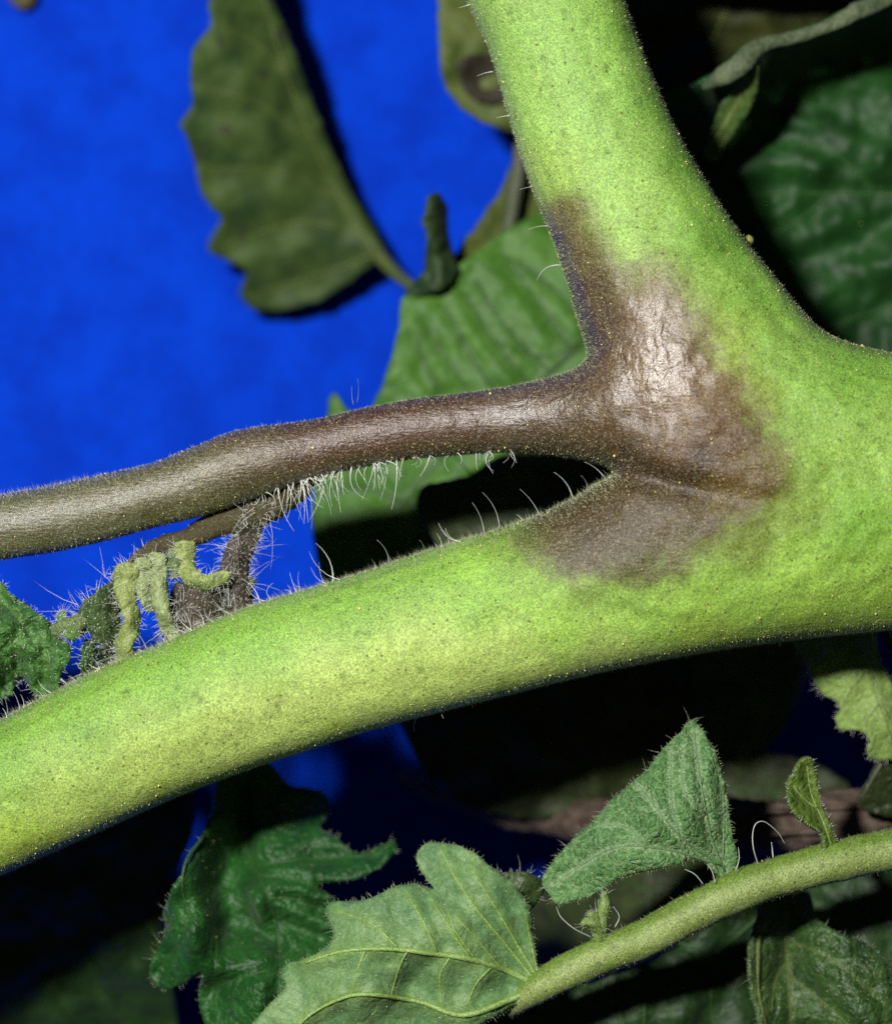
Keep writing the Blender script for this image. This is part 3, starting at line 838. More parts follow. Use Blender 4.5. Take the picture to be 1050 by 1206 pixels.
# ------------------------------------------------------------------ the withered leaflet under the leaf stalk
def withered():
    mk = {k: skin_mat('withered_' + k, c, False, False, 0.40, 0.12, 1.2) for k, c in
          dict(brown=(78, 70, 36), yellow=(176, 186, 96), pale=(166, 180, 118), grey=(112, 102, 88), olive=(116, 138, 84), dark=(84, 94, 62), green=(98, 142, 62)).items()}
    def tube(pts, rad, flat=1.0, sides=14, noise=0.35, seed=1):
        p = catmull(np.array(pts, float), 4.0)                 # u, v, y
        k = np.linspace(0, 1, len(p))
        r_ = np.interp(k, np.linspace(0, 1, len(rad)), rad) * S * MM
        return tube_np(W(p[:, 0], p[:, 1], p[:, 2]), r_, sides, flat, True, noise, seed), p, r_
    (v, f), p, r_ = tube([(368, 556, 0.5), (330, 588, 1.0), (298, 602, 1.0), (262, 614, 0.8), (222, 634, 0.5), (190, 643, 0.2), (165, 657, -0.2), (146, 676, -0.4)], [16, 18, 21, 19, 15, 12, 10, 7], 0.8, 16, 0.25, 3)
    root = add('withered_leaflet', mesh_np('withered_leaflet', v, f), mk['brown'], STEM)
    root['label'] = 'withered brown and yellow leaflet hanging under the leaf stalk'
    hairs = []; dust = []
    r = np.random.default_rng(5)
    def wool(p, r_, n, L):
        i = r.integers(0, len(p), n); a = r.uniform(0, 2 * math.pi, n)
        d = np.stack([np.cos(a), r.normal(-0.3, 0.5, n), np.sin(a)], 1)
        d /= np.linalg.norm(d, axis=1, keepdims=True)
        b = W(p[i, 0], p[i, 1], p[i, 2]) + d * r_[i][:, None] * 0.8
        hairs.append(hairs_np(b, d + r.normal(0, 0.3, (n, 3)), r.gamma(2.2, L / 2.2, n) * S * MM, r.uniform(0.011, 0.022, n) * MM, 3, r.normal(0, 0.35, (n, 3))))
    wool(p, r_, 260, 7)
    LO = [  # path (u,v,y), radii px, material, flat
        ([(250, 705, 1.8), (240, 725, 2.0), (232, 748, 2.2)], [22, 26, 18], 'dark', 0.4),
        ([(286, 680, 2.2), (280, 705, 2.4), (274, 738, 2.6)], [16, 18, 14], 'dark', 0.4),
        ([(206, 646, 0.2), (204, 662, -0.2), (206, 680, 0.0)], [7, 9, 5], 'olive', 0.8),
        ([(100, 728, -0.4), (88, 736, -0.8), (76, 738, -0.6), (66, 744, -0.2)], [10, 10, 9, 8], 'olive', 0.9),
        ([(92, 742, -0.6), (84, 746, -1.0), (78, 745, -0.8)], [7, 9, 5], 'green', 0.9),
        ([(76, 736, -0.2), (72, 728, -0.4), (74, 722, -0.4)], [6, 7, 4], 'green', 0.9),
    ]
    lm = lambda nm, a, b, c: leaf_mat('lobe_' + nm, a, b, c, 0.42, 0.45, 0.32, 1.6, 0.10, 0.3)
    my, mp, mg, mo, md, mn = lm('yellow', (190, 206, 122), (204, 212, 146), (158, 182, 98)), lm('pale', (182, 200, 136), (204, 212, 164), (146, 170, 106)), lm('grey', (104, 92, 80), (132, 120, 108), (70, 66, 52)), \
        lm('olive', (96, 122, 70), (122, 144, 96), (70, 98, 52)), lm('dark', (60, 78, 42), (76, 92, 56), (42, 58, 30)), lm('green', (84, 130, 54), (112, 150, 84), (64, 108, 42))
    BL = [
        ([(141, 664), (136, 682), (138, 700), (142, 715), (146, 731), (141, 747), (138, 765), (141, 778), (150, 782), (157, 773), (155, 760), (160, 748), (162, 728), (158, 705), (160, 685), (158, 664)], [(150, 670, -1.4), (149, 700, -2.2), (153, 732, -2.0), (148, 762, -1.6), (148, 780, -.2), (137, 690, -.2), (160, 695, -.3), (140, 750, -.2), (161, 735, -.2)], my),
        ([(160, 660), (160, 680), (164, 700), (171, 716), (178, 722), (182, 712), (178, 695), (177, 676), (174, 658)], [(167, 664, -1.2), (169, 690, -1.6), (178, 720, -.2), (160, 680, 0), (178, 690, 0)], mp),
        ([(178, 656), (180, 685), (183, 712), (188, 735), (196, 754), (210, 768), (216, 762), (206, 744), (200, 724), (198, 700), (197, 676), (194, 652)], [(187, 660, -1.2), (189, 690, -1.9), (193, 725, -1.6), (210, 765, -.2), (180, 690, 0), (199, 690, 0), (186, 735, .2), (205, 738, 0)], mp),
        ([(212, 640), (214, 668), (220, 686), (234, 697), (250, 693), (263, 683), (258, 672), (246, 676), (237, 675), (231, 664), (231, 640)], [(221, 650, -1.3), (224, 674, -2.0), (240, 686, -1.8), (260, 678, -.6), (213, 660, 0), (232, 660, 0), (236, 697, 0)], my),
        ([(137, 684), (118, 694), (102, 705), (90, 722), (84, 738), (92, 751), (104, 744), (112, 757), (126, 761), (140, 752), (143, 730), (141, 706)], [(137, 686, .2), (112, 712, -1.4), (88, 740, 0), (124, 735, -.6), (128, 760, .6), (142, 720, .8)], mo),
        ([(130, 740), (118, 760), (109, 778), (122, 788), (138, 778), (142, 752)], [(130, 742, 1), (110, 778, 1.2), (140, 770, 1.2), (124, 765, .2)], md),
        ([(137, 766), (141, 787), (152, 794), (160, 782), (157, 762)], [(140, 770, .4), (150, 794, .6), (159, 770, .5), (148, 776, -.5)], mn),
        ([(99, 754), (96, 778), (99, 800), (113, 802), (115, 780), (113, 756)], [(99, 756, .4), (100, 800, .6), (114, 780, .6), (106, 776, -.5)], mn),
        ([(286, 606), (272, 632), (262, 656), (258, 684), (256, 712), (260, 745), (286, 742), (297, 720), (293, 690), (295, 660), (305, 636), (312, 604)], [(296, 610, .4), (262, 660, 1.2), (296, 660, 1.4), (278, 660, -.2), (257, 720, 1.6), (296, 715, 1.6), (275, 720, .4), (275, 744, 1.4)], mg),
        ([(208, 686), (200, 706), (200, 728), (206, 756), (230, 757), (254, 745), (262, 716), (264, 690), (248, 680), (228, 688)], [(206, 700, .8), (205, 750, 1.2), (258, 740, 1.4), (262, 695, .8), (232, 705, -.4), (228, 735, .3)], mg),
    ]
    for ol_, dp_, m_ in BL:
        if m_ is my or m_ is mp:
            cx_ = sum(q[0] for q in ol_) / len(ol_); ol_ = [(cx_ + (q[0] - cx_) * 1.3, q[1]) for q in ol_]; dp_ = [(cx_ + (q[0] - cx_) * 1.3, q[1], q[2] * 0.65) for q in dp_]
        leaf(root, ol_, dp_, m_, [], None, 0.3, 3.4, 0, 8, False, 1.2, 0.16, 'lobe', edge_hair=1.3 if m_ is mg else 0.9, surf_hair=200 if m_ is mg else 60, hair_mat_=M_HAIR, beads=60, bead_mat=M_HAIR, hair_len=(4, 18), lscale=9.0)
    for i, (path, rad, m, fl_) in enumerate(LO):
        (v, f), p, r_ = tube(path, rad, fl_, 18, 0.55, 40 + i)
        add('lobe', mesh_np('lobe', v, f), mk[m], root)
        wool(p, r_, 340 if m in ('grey', 'dark') else 110, 11 if m == 'grey' else 6)
        nb = 70; ib = r.integers(0, len(v), nb); bv, bf = beads_np(v[ib], r.uniform(0.02, 0.05, nb) * MM); dust.append((bv, bf))
    wool(np.array([[300, 606, 0.], [292, 630, 0.3], [286, 650, .5], [282, 690, .5], [310, 600, 0]]), np.array([16, 16, 16, 18, 14]) * S * MM, 170, 18)
    wool(np.array([[200, 735, 0.], [222, 740, 0], [245, 735, 0], [268, 722, 0], [284, 712, 0], [215, 715, -.5]]), np.full(6, 10) * S * MM, 110, 19)
    wool(np.array([[128, 690, 0.], [112, 705, 0], [100, 722, 0]]), np.array([14, 18, 16]) * S * MM, 60, 15)
    v, f = join_np(hairs)
    add('fine_hair', mesh_np('fine_hair', v, f), M_HAIR, root, 'stuff')
    v, f = join_np(dust)
    add('gland_dust', mesh_np('gland_dust', v, f), M_HAIR, root, 'stuff')
withered()

# ------------------------------------------------------------------ leaves
def vm(name, c): return skin_mat(name, c, False, False, 0.5, 0.05, 0.3)
V_PALE = vm('vein_pale', (128, 158, 84)); V_OLIVE = vm('vein_olive', (96, 112, 52)); V_DARK = vm('vein_dark', (54, 92, 44)); V_YEL = vm('vein_yellow', (128, 168, 58))

# dull leaf hanging in front of the cloth
L = thing('hanging_leaf', 'dull green drooping leaf with toothed edge hanging alone against blue cloth', 'leaf', tuple(W(476, 328, 27)))
m_hang = leaf_mat('leaf_hanging', (74, 98, 44), (78, 100, 46), (46, 72, 36), 0.6, 0.25, 0.1, 0.35, 0.06, 0.15, ((62, 66, 46), 0.4, 0.64))
leaf(L, [(232, -90), (244, -30), (247, 0), (248, 30), (233, 48), (225, 65), (223, 85), (225, 110), (226, 126), (213, 146), (219, 162), (226, 182), (232, 202), (236, 226), (250, 244), (260, 262), (245, 289), (262, 304), (284, 313), (291, 324), (282, 346), (290, 361), (312, 367), (345, 360), (382, 350), (406, 335), (424, 319), (442, 311), (455, 316), (450, 292), (438, 268), (420, 240), (400, 200), (380, 150), (360, 95), (340, 40), (320, 0), (305, -50), (280, -100)],
     [(240, -60, 25.0), (310, -60, 28.0), (225, 100, 27.0), (300, 100, 28.5), (370, 100, 32.0), (230, 200, 30.0), (330, 200, 31.5), (410, 215, 34.5), (260, 300, 34.0), (360, 300, 34.5), (290, 350, 36.0), (400, 330, 35.5), (450, 300, 34.5)],
     m_hang, [([(448, 305), (410, 250), (370, 170), (335, 80), (300, -40)], 6), ([(425, 275), (350, 262), (262, 290)], 4), ([(400, 235), (320, 200), (232, 200)], 4), ([(370, 170), (300, 120), (222, 100)], 4), ([(440, 300), (380, 322), (290, 350)], 4), ([(345, 100), (300, 50), (245, 25)], 4)],
     V_OLIVE, 0.3, 9, 0.7, 34, False, 2.0, 0.35)
p = catmull(np.array([(444, 298, 34.3), (462, 318, 32), (478, 332, 29), (500, 345, 25)], float), 5)
v, f = tube_np(W(p[:, 0], p[:, 1], p[:, 2]), np.linspace(0.6, 0.42, len(p)) * MM, 10, noise=0.1); add('leaf_stalk', mesh_np('leaf_stalk', v, f), V_OLIVE, L)

# sliver of a leaf in the top corner
L = thing('leaf', 'tiny brownish leaf tip poking into the open blue cloth corner', 'leaf', tuple(W(22, -40, 24)))
leaf(L, [(0, -60), (6, -20), (12, 2), (26, 10), (38, 2), (46, -20), (50, -60)], [(0, -60, 38), (50, -60, 38), (25, 5, 38.2)], leaf_mat('leaf_corner', (92, 84, 40), (104, 96, 50), None, 0.6, 0.3), [([(24, -60), (25, 5)], 4)], V_OLIVE)

# olive leaf behind the side branch
m_olive = leaf_mat('leaf_olive', (104, 118, 58), (112, 126, 66), (72, 92, 38), 0.6, 0.25, 0.12, 0.4, 0.1, 0.25)
L = thing('leaf', 'blurred olive leaf with a dark dead patch beside the upper branch', 'leaf', tuple(W(640, 20, 27)))
leaf(L, [(505, -80), (514, -20), (516, 30), (519, 72), (526, 104), (542, 124), (562, 139), (588, 151), (612, 155), (660, 140), (720, 60), (740, -20), (700, -100), (600, -110)],
     [(505, -60, 26), (520, 90, 26.5), (600, 150, 28), (650, 0, 29), (720, -20, 30), (570, 60, 26.5)], m_olive, [([(690, -60), (620, 30), (545, 110)], 5), ([(650, -10), (590, -20), (520, 0)], 4)], V_OLIVE, 0.3, 9, 0.5, 26, False, 1.5, 0.4)
leaf(L, [(540, 84), (546, 70), (560, 63), (580, 66), (600, 76), (612, 96), (604, 116), (586, 122), (566, 116), (550, 104)], [(540, 84, 25.6), (610, 96, 26.6), (575, 120, 26.4), (570, 64, 26.0), (574, 92, 27.0)], leaf_mat('leaf_dead_patch', (62, 58, 44), (74, 70, 56), (44, 40, 32), 0.6, 0.2, 0.05, 0.8), [], None, 0.5, 6, 0, 10, False, 1.0, 0.2, 'dead_patch')
L = thing('leaf', 'narrow olive leaf edge between blue cloth and the broad lit leaf', 'leaf', tuple(W(650, 250, 26)))
leaf(L, [(650, 150), (610, 178), (602, 192), (592, 218), (576, 243), (556, 270), (540, 294), (532, 322), (560, 350), (660, 330), (700, 240), (690, 170)],
     [(600, 190, 27.5), (540, 300, 26.5), (660, 330, 27), (690, 180, 28.5)], leaf_mat('leaf_olive_dark', (88, 100, 34), (98, 110, 44), (70, 84, 28), 0.6, 0.25, 0.1, 0.4), [([(660, 200), (600, 260), (548, 312)], 4)], V_OLIVE, 0.3, 9, 0.3)
p = catmull(np.array([(614, 170, 25.6), (610, 205, 25.6), (604, 240, 25.2), (598, 280, 24.6), (596, 300, 24.5)], float), 5)
v, f = tube_np(W(p[:, 0], p[:, 1], p[:, 2]), np.linspace(0.65, 0.55, len(p)) * MM, 10); add('leaf_stalk', mesh_np('leaf_stalk', v, f), skin_mat('stalk_grey', (84, 92, 66), False, False), L)

# broad lit leaf behind the leaf stalk, with its dark curled tip
m_mid = leaf_mat('leaf_mid', (88, 138, 50), (60, 98, 36), (72, 120, 42), 0.5, 0.3, 0.15, 0.5, 0.08, 0.14)
L = thing('broad_leaf', 'broad lit green leaf spread behind the brown leaf stalk', 'leaf', tuple(W(700, 400, 22)))
bl = leaf(L, [(475, 350), (500, 347), (520, 328), (545, 307), (575, 287), (600, 268), (625, 254), (655, 240), (720, 250), (780, 330), (790, 420), (760, 500), (690, 522), (620, 531), (597, 536), (576, 544), (548, 562), (520, 568), (500, 572), (491, 588), (494, 608), (508, 640), (514, 690), (500, 745), (450, 790), (405, 770), (386, 700), (373, 662), (368, 620), (369, 572), (376, 530), (385, 492), (386, 472), (392, 461), (401, 470), (412, 484), (430, 488), (444, 466), (459, 424), (469, 384)],
     [(475, 350, 22), (545, 306, 23), (655, 240, 24), (780, 330, 22), (760, 480, 20.5), (600, 430, 21), (500, 430, 21.5), (450, 480, 22), (390, 470, 22.5), (370, 570, 22.5), (450, 580, 21.5), (560, 545, 21), (420, 700, 21), (500, 740, 20), (450, 620, 21)],
     m_mid, [([(760, 330), (690, 400), (610, 470), (520, 540), (440, 640)], 6), ([(700, 390), (640, 330), (590, 300)], 4), ([(650, 440), (600, 390), (560, 330)], 4), ([(600, 478), (560, 430), (525, 360)], 4), ([(560, 510), (520, 470), (488, 400)], 4), ([(520, 540), (480, 520), (440, 500)], 4), ([(690, 400), (640, 420), (580, 400)], 3.5), ([(735, 352), (690, 300), (650, 262)], 4), ([(625, 455), (580, 400), (545, 345)], 3.5), ([(675, 415), (630, 350), (600, 312)], 3), ([(580, 492), (540, 445), (505, 385)], 3), ([(470, 590), (430, 575), (385, 580)], 3.5)],
     vm('vein_mid', (52, 84, 32)), 0.3, 7, 0.45, 14, False, 1.0, 0.25)
c = leaf(L, [(474, 346), (486, 333), (497, 316), (503, 292), (500, 266), (499, 250), (503, 234), (512, 227), (521, 230), (527, 244), (527, 270), (530, 290), (538, 308), (541, 320), (527, 336), (505, 346), (485, 350)],
     [(474, 346, 21.5), (505, 345, 20.0), (540, 320, 21.5), (515, 290, 19.6), (502, 260, 19.0), (527, 250, 21.5), (512, 228, 19.5), (530, 290, 21.8), (503, 292, 19.8), (512, 262, 19.2)], leaf_mat('leaf_curl', (50, 76, 38), (60, 84, 44), (24, 44, 22), 0.55, 0.3, 0.08, 0.6), [([(520, 338), (516, 300), (513, 262), (512, 234)], 5)], None, 0.35, 4, 0.5, 9, True, 2.2, 0.6, 'curled_tip')

# big dark leaf on the right with its top margin folded forward
m_right = leaf_mat('leaf_right', (34, 80, 30), (44, 90, 40), (22, 58, 20), 0.5, 0.22, 0.08, 0.3, 0.07, 0.14)
L = thing('broad_leaf', 'large dark green leaf with its margin folded over, right of the upper branch', 'leaf', tuple(W(1090, 300, 16)))
leaf(L, [(740, 140), (790, 112), (820, 101), (845, 86), (870, 66), (886, 53), (920, 44), (955, 34), (985, 21), (1010, 8), (1035, -4), (1110, -30), (1180, 100), (1180, 400), (1100, 500), (980, 470), (880, 420), (800, 330), (760, 220)],
     [(790, 114, 13.5), (845, 88, 11.5), (886, 54, 10.7), (955, 35, 11.0), (1010, 9, 11.0), (1100, -28, 11.5),
      (800, 135, 17.1), (856, 108, 14.1), (893, 76, 14.0), (962, 58, 16.7), (1020, 34, 16.7), (1110, 0, 17.0),
      (800, 170, 19.0), (880, 130, 18.7), (960, 100, 19.7), (1050, 60, 19.5), (850, 250, 20.2), (950, 180, 19.5), (1050, 150, 19.1), (1000, 232, 20.3), (900, 232, 20.5), (1100, 235, 20.2), (950, 330, 21.6), (1080, 330, 20.8), (900, 420, 23.9), (1080, 450, 23.8)],
     m_right, [([(1180, 236), (1100, 232), (1000, 228), (900, 228), (800, 240)], 6), ([(1110, 232), (1060, 170), (990, 130), (920, 120)], 4.5), ([(1030, 228), (980, 180), (910, 165)], 4), ([(1160, 230), (1120, 120), (1050, 80)], 4.5), ([(1080, 232), (1010, 290), (930, 310)], 4.5), ([(1150, 236), (1080, 340), (990, 380)], 4.5), ([(980, 228), (920, 270), (850, 280)], 4)],
     V_DARK, 0.35, 8, 1.0, 26, False, 1.0, 0.5, beads=90, bead_mat=M_GLAND, edge_hair=0.8, hair_mat_=M_HAIR, hair_len=(2, 5))
p = catmull(np.array([(828, 103, 10.6), (846, 92, 9.5), (868, 78, 8.8), (882, 64, 8.8), (900, 52, 9.0), (930, 45, 9.2), (960, 36, 9.3), (990, 23, 9.3), (1015, 10, 9.3), (1045, -4, 9.6), (1100, -26, 10)], float), 5)
v, f = tube_np(W(p[:, 0], p[:, 1], p[:, 2]), np.interp(np.linspace(0, 1, len(p)), [0, .08, .2, .3, .5, .7, 1], [0.2, 0.75, 0.85, 0.5, 0.45, 0.7, 0.7]) * MM, 12, 0.55, True, 0.25, 9)
o = add('folded_margin', mesh_np('folded_margin', v, f), leaf_mat('leaf_margin', (104, 118, 84), (112, 126, 90), (74, 92, 62), 0.6, 0.3, 0.1, 0.8), L)
o['label'] = 'pale grey green margin folded forward'
leaf(L, [(830, 178), (846, 132), (864, 104), (878, 84), (892, 78), (892, 104), (884, 126), (872, 146), (858, 166), (842, 190)], [(836, 180, 15.0), (885, 82, 9.6), (874, 140, 13.4), (856, 120, 12.6), (890, 100, 11.0)], leaf_mat('leaf_lit_patch', (96, 128, 58), (130, 140, 74), (58, 92, 40), 0.5, 0.3), [([(842, 165), (882, 98)], 3)], V_PALE, 0.3, 5, 0.15, 10, False, 0.8, 0.15, 'lit_patch')  # paler piece that paints in a lit patch of the leaf

# dim olive leaf far behind, top right
L = thing('leaf', 'dim dark olive leaf above the folded margin of the large leaf', 'leaf', tuple(W(930, -80, 26)))
leaf(L, [(700, -60), (740, 20), (760, 90), (800, 140), (880, 120), (980, 80), (1100, 20), (1120, -80), (900, -120)], [(740, 20, 24), (800, 140, 28), (1100, 20, 28), (900, -100, 22)], leaf_mat('leaf_far_olive', (66, 72, 22), (74, 80, 30), (44, 52, 18), 0.6, 0.3, 0.05, 0.4), [([(900, -110), (860, 0), (800, 130)], 6)], V_OLIVE, 0.3, 10, 0.6, 26, False, 1.5, 0.6)
L = thing('leaf', 'unseen leaf added above the view to shade the dim olive leaf', 'leaf', tuple(W(950, -260, 10)))  # added out of view, only to cast shade on the olive leaf
leaf(L, [(640, -230), (700, -60), (800, -30), (920, -28), (1040, -62), (1150, -90), (1180, -240), (950, -330)], [(640, -200, 12), (800, -40, 15), (1000, -50, 14), (1150, -200, 9), (950, -300, 8)], leaf_mat('leaf_shade_caster', (60, 100, 44), (80, 116, 60), None), [([(950, -320), (920, -150), (900, -40)], 6)], V_DARK, 0.3, 14, 0.5)

# small green leaf at the left edge, next to the withered leaflet
m_green = leaf_mat('leaf_green', (70, 124, 46), (106, 150, 76), (44, 96, 34), 0.42, 0.45, 0.15, 1.3, 0.2, 0.35)
L = thing('crinkled_leaf', 'bright green crinkled leaf at the end of the withered leaflet', 'leaf', tuple(W(-60, 760, 1.0)))
leaf(L, [(-90, 690), (-30, 688), (0, 686), (6, 688), (11, 700), (23, 710), (39, 718), (52, 727), (62, 735), (68, 747), (82, 758), (83, 771), (76, 786), (66, 812), (51, 820), (38, 814), (31, 803), (22, 801), (16, 814), (6, 820), (-6, 830), (-60, 850), (-100, 800)],
     [(-80, 690, 1), (0, 688, 1.6), (40, 722, 0.2), (0, 740, -1.5), (80, 760, 0.4), (50, 780, -0.8), (24, 790, 1.2), (52, 816, 0.8), (0, 790, -1.0), (0, 822, 0.8), (-80, 820, 1)],
     m_green, [([(70, 748), (40, 752), (0, 758), (-60, 770)], 4), ([(40, 752), (20, 725), (0, 705)], 3), ([(48, 752), (55, 785), (50, 810)], 3), ([(20, 756), (20, 780), (22, 798)], 3), ([(0, 758), (4, 790), (2, 815)], 3)], None, 0.3, 4.0, 0.8, 10, False, 1.6, 0.5, lscale=13.0,
     edge_hair=1.2, surf_hair=260, hair_mat_=M_HAIR, beads=160, bead_mat=M_HAIR)

# dark crinkled leaf below the stem on the left
m_dkg = leaf_mat('leaf_crinkled', (44, 102, 38), (40, 96, 36), (26, 76, 26), 0.40, 0.4, 0.1, 0.7, 0.2, 0.3)
L = thing('crinkled_leaf', 'dark green crinkled lobed leaf half shaded under the main stem', 'leaf', tuple(W(290, 900, 9)))
leaf(L, [(262, 900), (250, 960), (233, 1000), (216, 1030), (199, 1058), (192, 1077), (194, 1095), (185, 1118), (176, 1142), (181, 1159), (195, 1166), (219, 1158), (238, 1148), (236, 1168), (235, 1186), (241, 1208), (250, 1260), (350, 1260), (420, 1190), (408, 1120), (393, 1084), (390, 1057), (377, 1042), (417, 1036), (442, 1024), (467, 1001), (464, 990), (450, 995), (427, 1005), (408, 998), (395, 985), (378, 974), (387, 957), (383, 936), (364, 928), (340, 925), (310, 895)],
     [(262, 905, 12), (238, 985, 5.5), (220, 1040, 3.4), (236, 1092, 3.0), (195, 1150, 6.5), (195, 1080, 6.5), (258, 1040, 10.5), (266, 1000, 11.5), (266, 1090, 10.0), (250, 1180, 7.0), (302, 1060, 6.8), (330, 1010, 9.2), (300, 1150, 4.6), (340, 1080, 8.0), (360, 1060, 6.8), (388, 1070, 8.0), (400, 1150, 7.5), (330, 1240, 5), (380, 1020, 9.0), (430, 1012, 8.5), (465, 994, 10), (380, 945, 14), (320, 910, 13.5)],
     m_dkg, [([(285, 930), (290, 1000), (318, 1060), (330, 1130), (320, 1240)], 4.5), ([(240, 985), (219, 1015), (215, 1048), (224, 1076), (236, 1095)], 5), ([(318, 1058), (350, 1060), (388, 1075)], 3.5), ([(322, 1085), (355, 1095), (392, 1110)], 3.5), ([(326, 1110), (300, 1090), (288, 1060)], 3.5), ([(328, 1140), (290, 1150), (250, 1165)], 3.5), ([(300, 1020), (360, 1012), (440, 1008)], 3.5), ([(300, 1030), (345, 1035), (376, 1046)], 3.5), ([(222, 1080), (212, 1110), (186, 1145)], 3.5)],
     V_DARK, 0.3, 5.0, 1.15, 11, False, 0.7, 0.3, edge_hair=0.8, surf_hair=110, hair_mat_=M_FUZZ, beads=60, bead_mat=M_GLAND)

# ------------------------------------------------------------------ the compound leaf in front, lower right
CL = thing('compound_leaf', 'thin pale green stalk carrying a lobed leaflet, a downy triangular leaflet and small buds', 'leaf', tuple(W(1120, 985, 1)))
def thin_stalk():
    p = catmull(np.array([(596, 1188, 2.0), (618, 1173, 1.4), (642, 1158, 0.8), (700, 1129, 0.4), (760, 1105, 0.2), (820, 1073, 0), (880, 1045, 0), (940, 1026, 0.3), (1000, 1011, 0.6), (1050, 1000, 1), (1160, 972, 2), (1250, 950, 3)], float), 6)
    k = np.linspace(0, 1, len(p))
    r_ = np.interp(k, [0, 0.05, 0.12, 0.3, 1], [12, 18, 21, 23, 25]) * S * MM
    c3 = W(p[:, 0], p[:, 1], p[:, 2])
    v, f = tube_np(c3, r_, 28, noise=0.10, seed=6)
    me = mesh_np('stalk', v, f)
    nn = VNoise(61); n_ = len(v)
    bot = np.array(lin((116, 146, 54))) * ALB; mid = np.array(lin((162, 182, 108))) * ALB
    ang = np.concatenate([np.tile(np.arange(28) * 2 * math.pi / 28, len(p)), [0, 0]])
    up = np.cos(ang)[:, None]
    t_ = smooth(-0.6, 0.6, up + 0.55 * np.cos(3 * ang + 0.6)[:, None] + 0.5 * nn.fbm(v[:, :1] * 700, v[:, 2:] * 700, 3))
    point_attr(me, 'skin_tint', bot * t_ + mid * (1 - t_)); point_attr(me, 'lesion', np.zeros(n_)); point_attr(me, 'wet', np.zeros(n_))
    st = add('stalk', me, M_SKIN, CL)
    r = np.random.default_rng(9); n = 5200
    i = r.integers(0, len(p) - 1, n); a = r.uniform(0, 2 * math.pi, n); t = r.random(n)
    tg = np.gradient(c3, axis=0); tg /= np.linalg.norm(tg, axis=1, keepdims=True)
    e1 = np.cross(tg, [[0, 1.0, 0]]); e1 /= np.linalg.norm(e1, axis=1, keepdims=True); e2 = np.cross(e1, tg)
    d = np.cos(a)[:, None] * e1[i] + np.sin(a)[:, None] * e2[i]
    b = c3[i] * (1 - t[:, None]) + c3[i + 1] * t[:, None] + d * r_[i][:, None] * 0.96
    v, f = hairs_np(b, d + r.normal(0, 0.35, d.shape), (r.gamma(3, 0.05, n) + 0.05) * MM, 0.013 * MM, 1)
    add('fine_hair', mesh_np('fine_hair', v, f), M_FUZZ, CL, 'stuff')
    k = r.integers(0, n, 420)
    v, f = beads_np(b[k] + d[k] * 0.03 * MM, r.uniform(0.02, 0.055, 420) * MM)
    add('gland_dust', mesh_np('gland_dust', v, f), M_GLAND, CL, 'stuff')
thin_stalk()
m_under = leaf_mat('leaf_under', (134, 172, 112), (134, 172, 88), (104, 148, 96), 0.5, 0.35, 0.2, 0.7, 0.08, 0.22)
b1 = leaf(CL, [(640, 1158), (633, 1142), (629, 1112), (627, 1086), (621, 1063), (608, 1045), (591, 1030), (575, 1018), (560, 1006), (545, 998), (525, 993), (505, 992), (494, 999), (490, 1010), (495, 1023), (503, 1036), (510, 1047), (498, 1042), (484, 1041), (465, 1045), (446, 1053), (430, 1060), (412, 1062), (391, 1063), (383, 1071), (388, 1086), (392, 1100), (387, 1113), (373, 1123), (354, 1131), (338, 1136), (331, 1146), (336, 1160), (325, 1176), (310, 1191), (290, 1216), (262, 1260), (520, 1260), (560, 1215), (598, 1190), (625, 1174)],
     [(640, 1158, 0.6), (628, 1100, 1.2), (590, 1032, 0.0), (520, 994, 1.6), (500, 1030, 0.8), (560, 1090, -1.0), (460, 1050, -0.6), (385, 1070, 1.2), (500, 1120, -2.0), (400, 1120, -1.6), (335, 1145, 0.2), (480, 1160, -0.6), (440, 1175, -2.0), (540, 1195, -0.6), (600, 1165, 0.4), (300, 1215, -0.5), (450, 1240, 0.5), (380, 1200, -1.0)],
     m_under, [([(640, 1160), (629, 1159), (598, 1144), (557, 1131), (506, 1123), (454, 1118), (403, 1121), (360, 1134)], 8.5), ([(640, 1160), (600, 1178), (545, 1196), (492, 1180), (437, 1172), (403, 1176), (360, 1200), (330, 1240)], 8), ([(630, 1156), (591, 1107), (560, 1070), (533, 1029), (520, 1002)], 4), ([(634, 1154), (608, 1111), (584, 1070), (555, 1025)], 4.5), ([(560, 1131), (535, 1095), (528, 1075)], 3), ([(515, 1124), (498, 1085), (480, 1055)], 3.5), ([(555, 1130), (540, 1110), (508, 1060)], 3), ([(470, 1119), (440, 1090), (395, 1072)], 3.5), ([(590, 1141), (560, 1105), (536, 1080)], 3), ([(634, 1152), (625, 1110), (618, 1075)], 3), ([(530, 1127), (518, 1150), (520, 1183)], 3), ([(480, 1120), (470, 1140), (460, 1174)], 3), ([(580, 1138), (560, 1160), (548, 1190)], 3), ([(430, 1120), (420, 1145), (415, 1172)], 3)],
     vm('vein_under', (150, 184, 100)), 0.28, 5.0, 0.5, 13, True, 1.0, 0.28, 'lobed_leaflet', edge_hair=1.6, surf_hair=300, hair_mat_=M_FUZZ, beads=260, bead_mat=M_HAIR, hair_len=(2, 6))
m_tri = leaf_mat('leaf_triangle', (100, 150, 80), (172, 200, 152), (74, 126, 58), 0.42, 0.4, 0.12, 1.5, 0.2, 0.3)
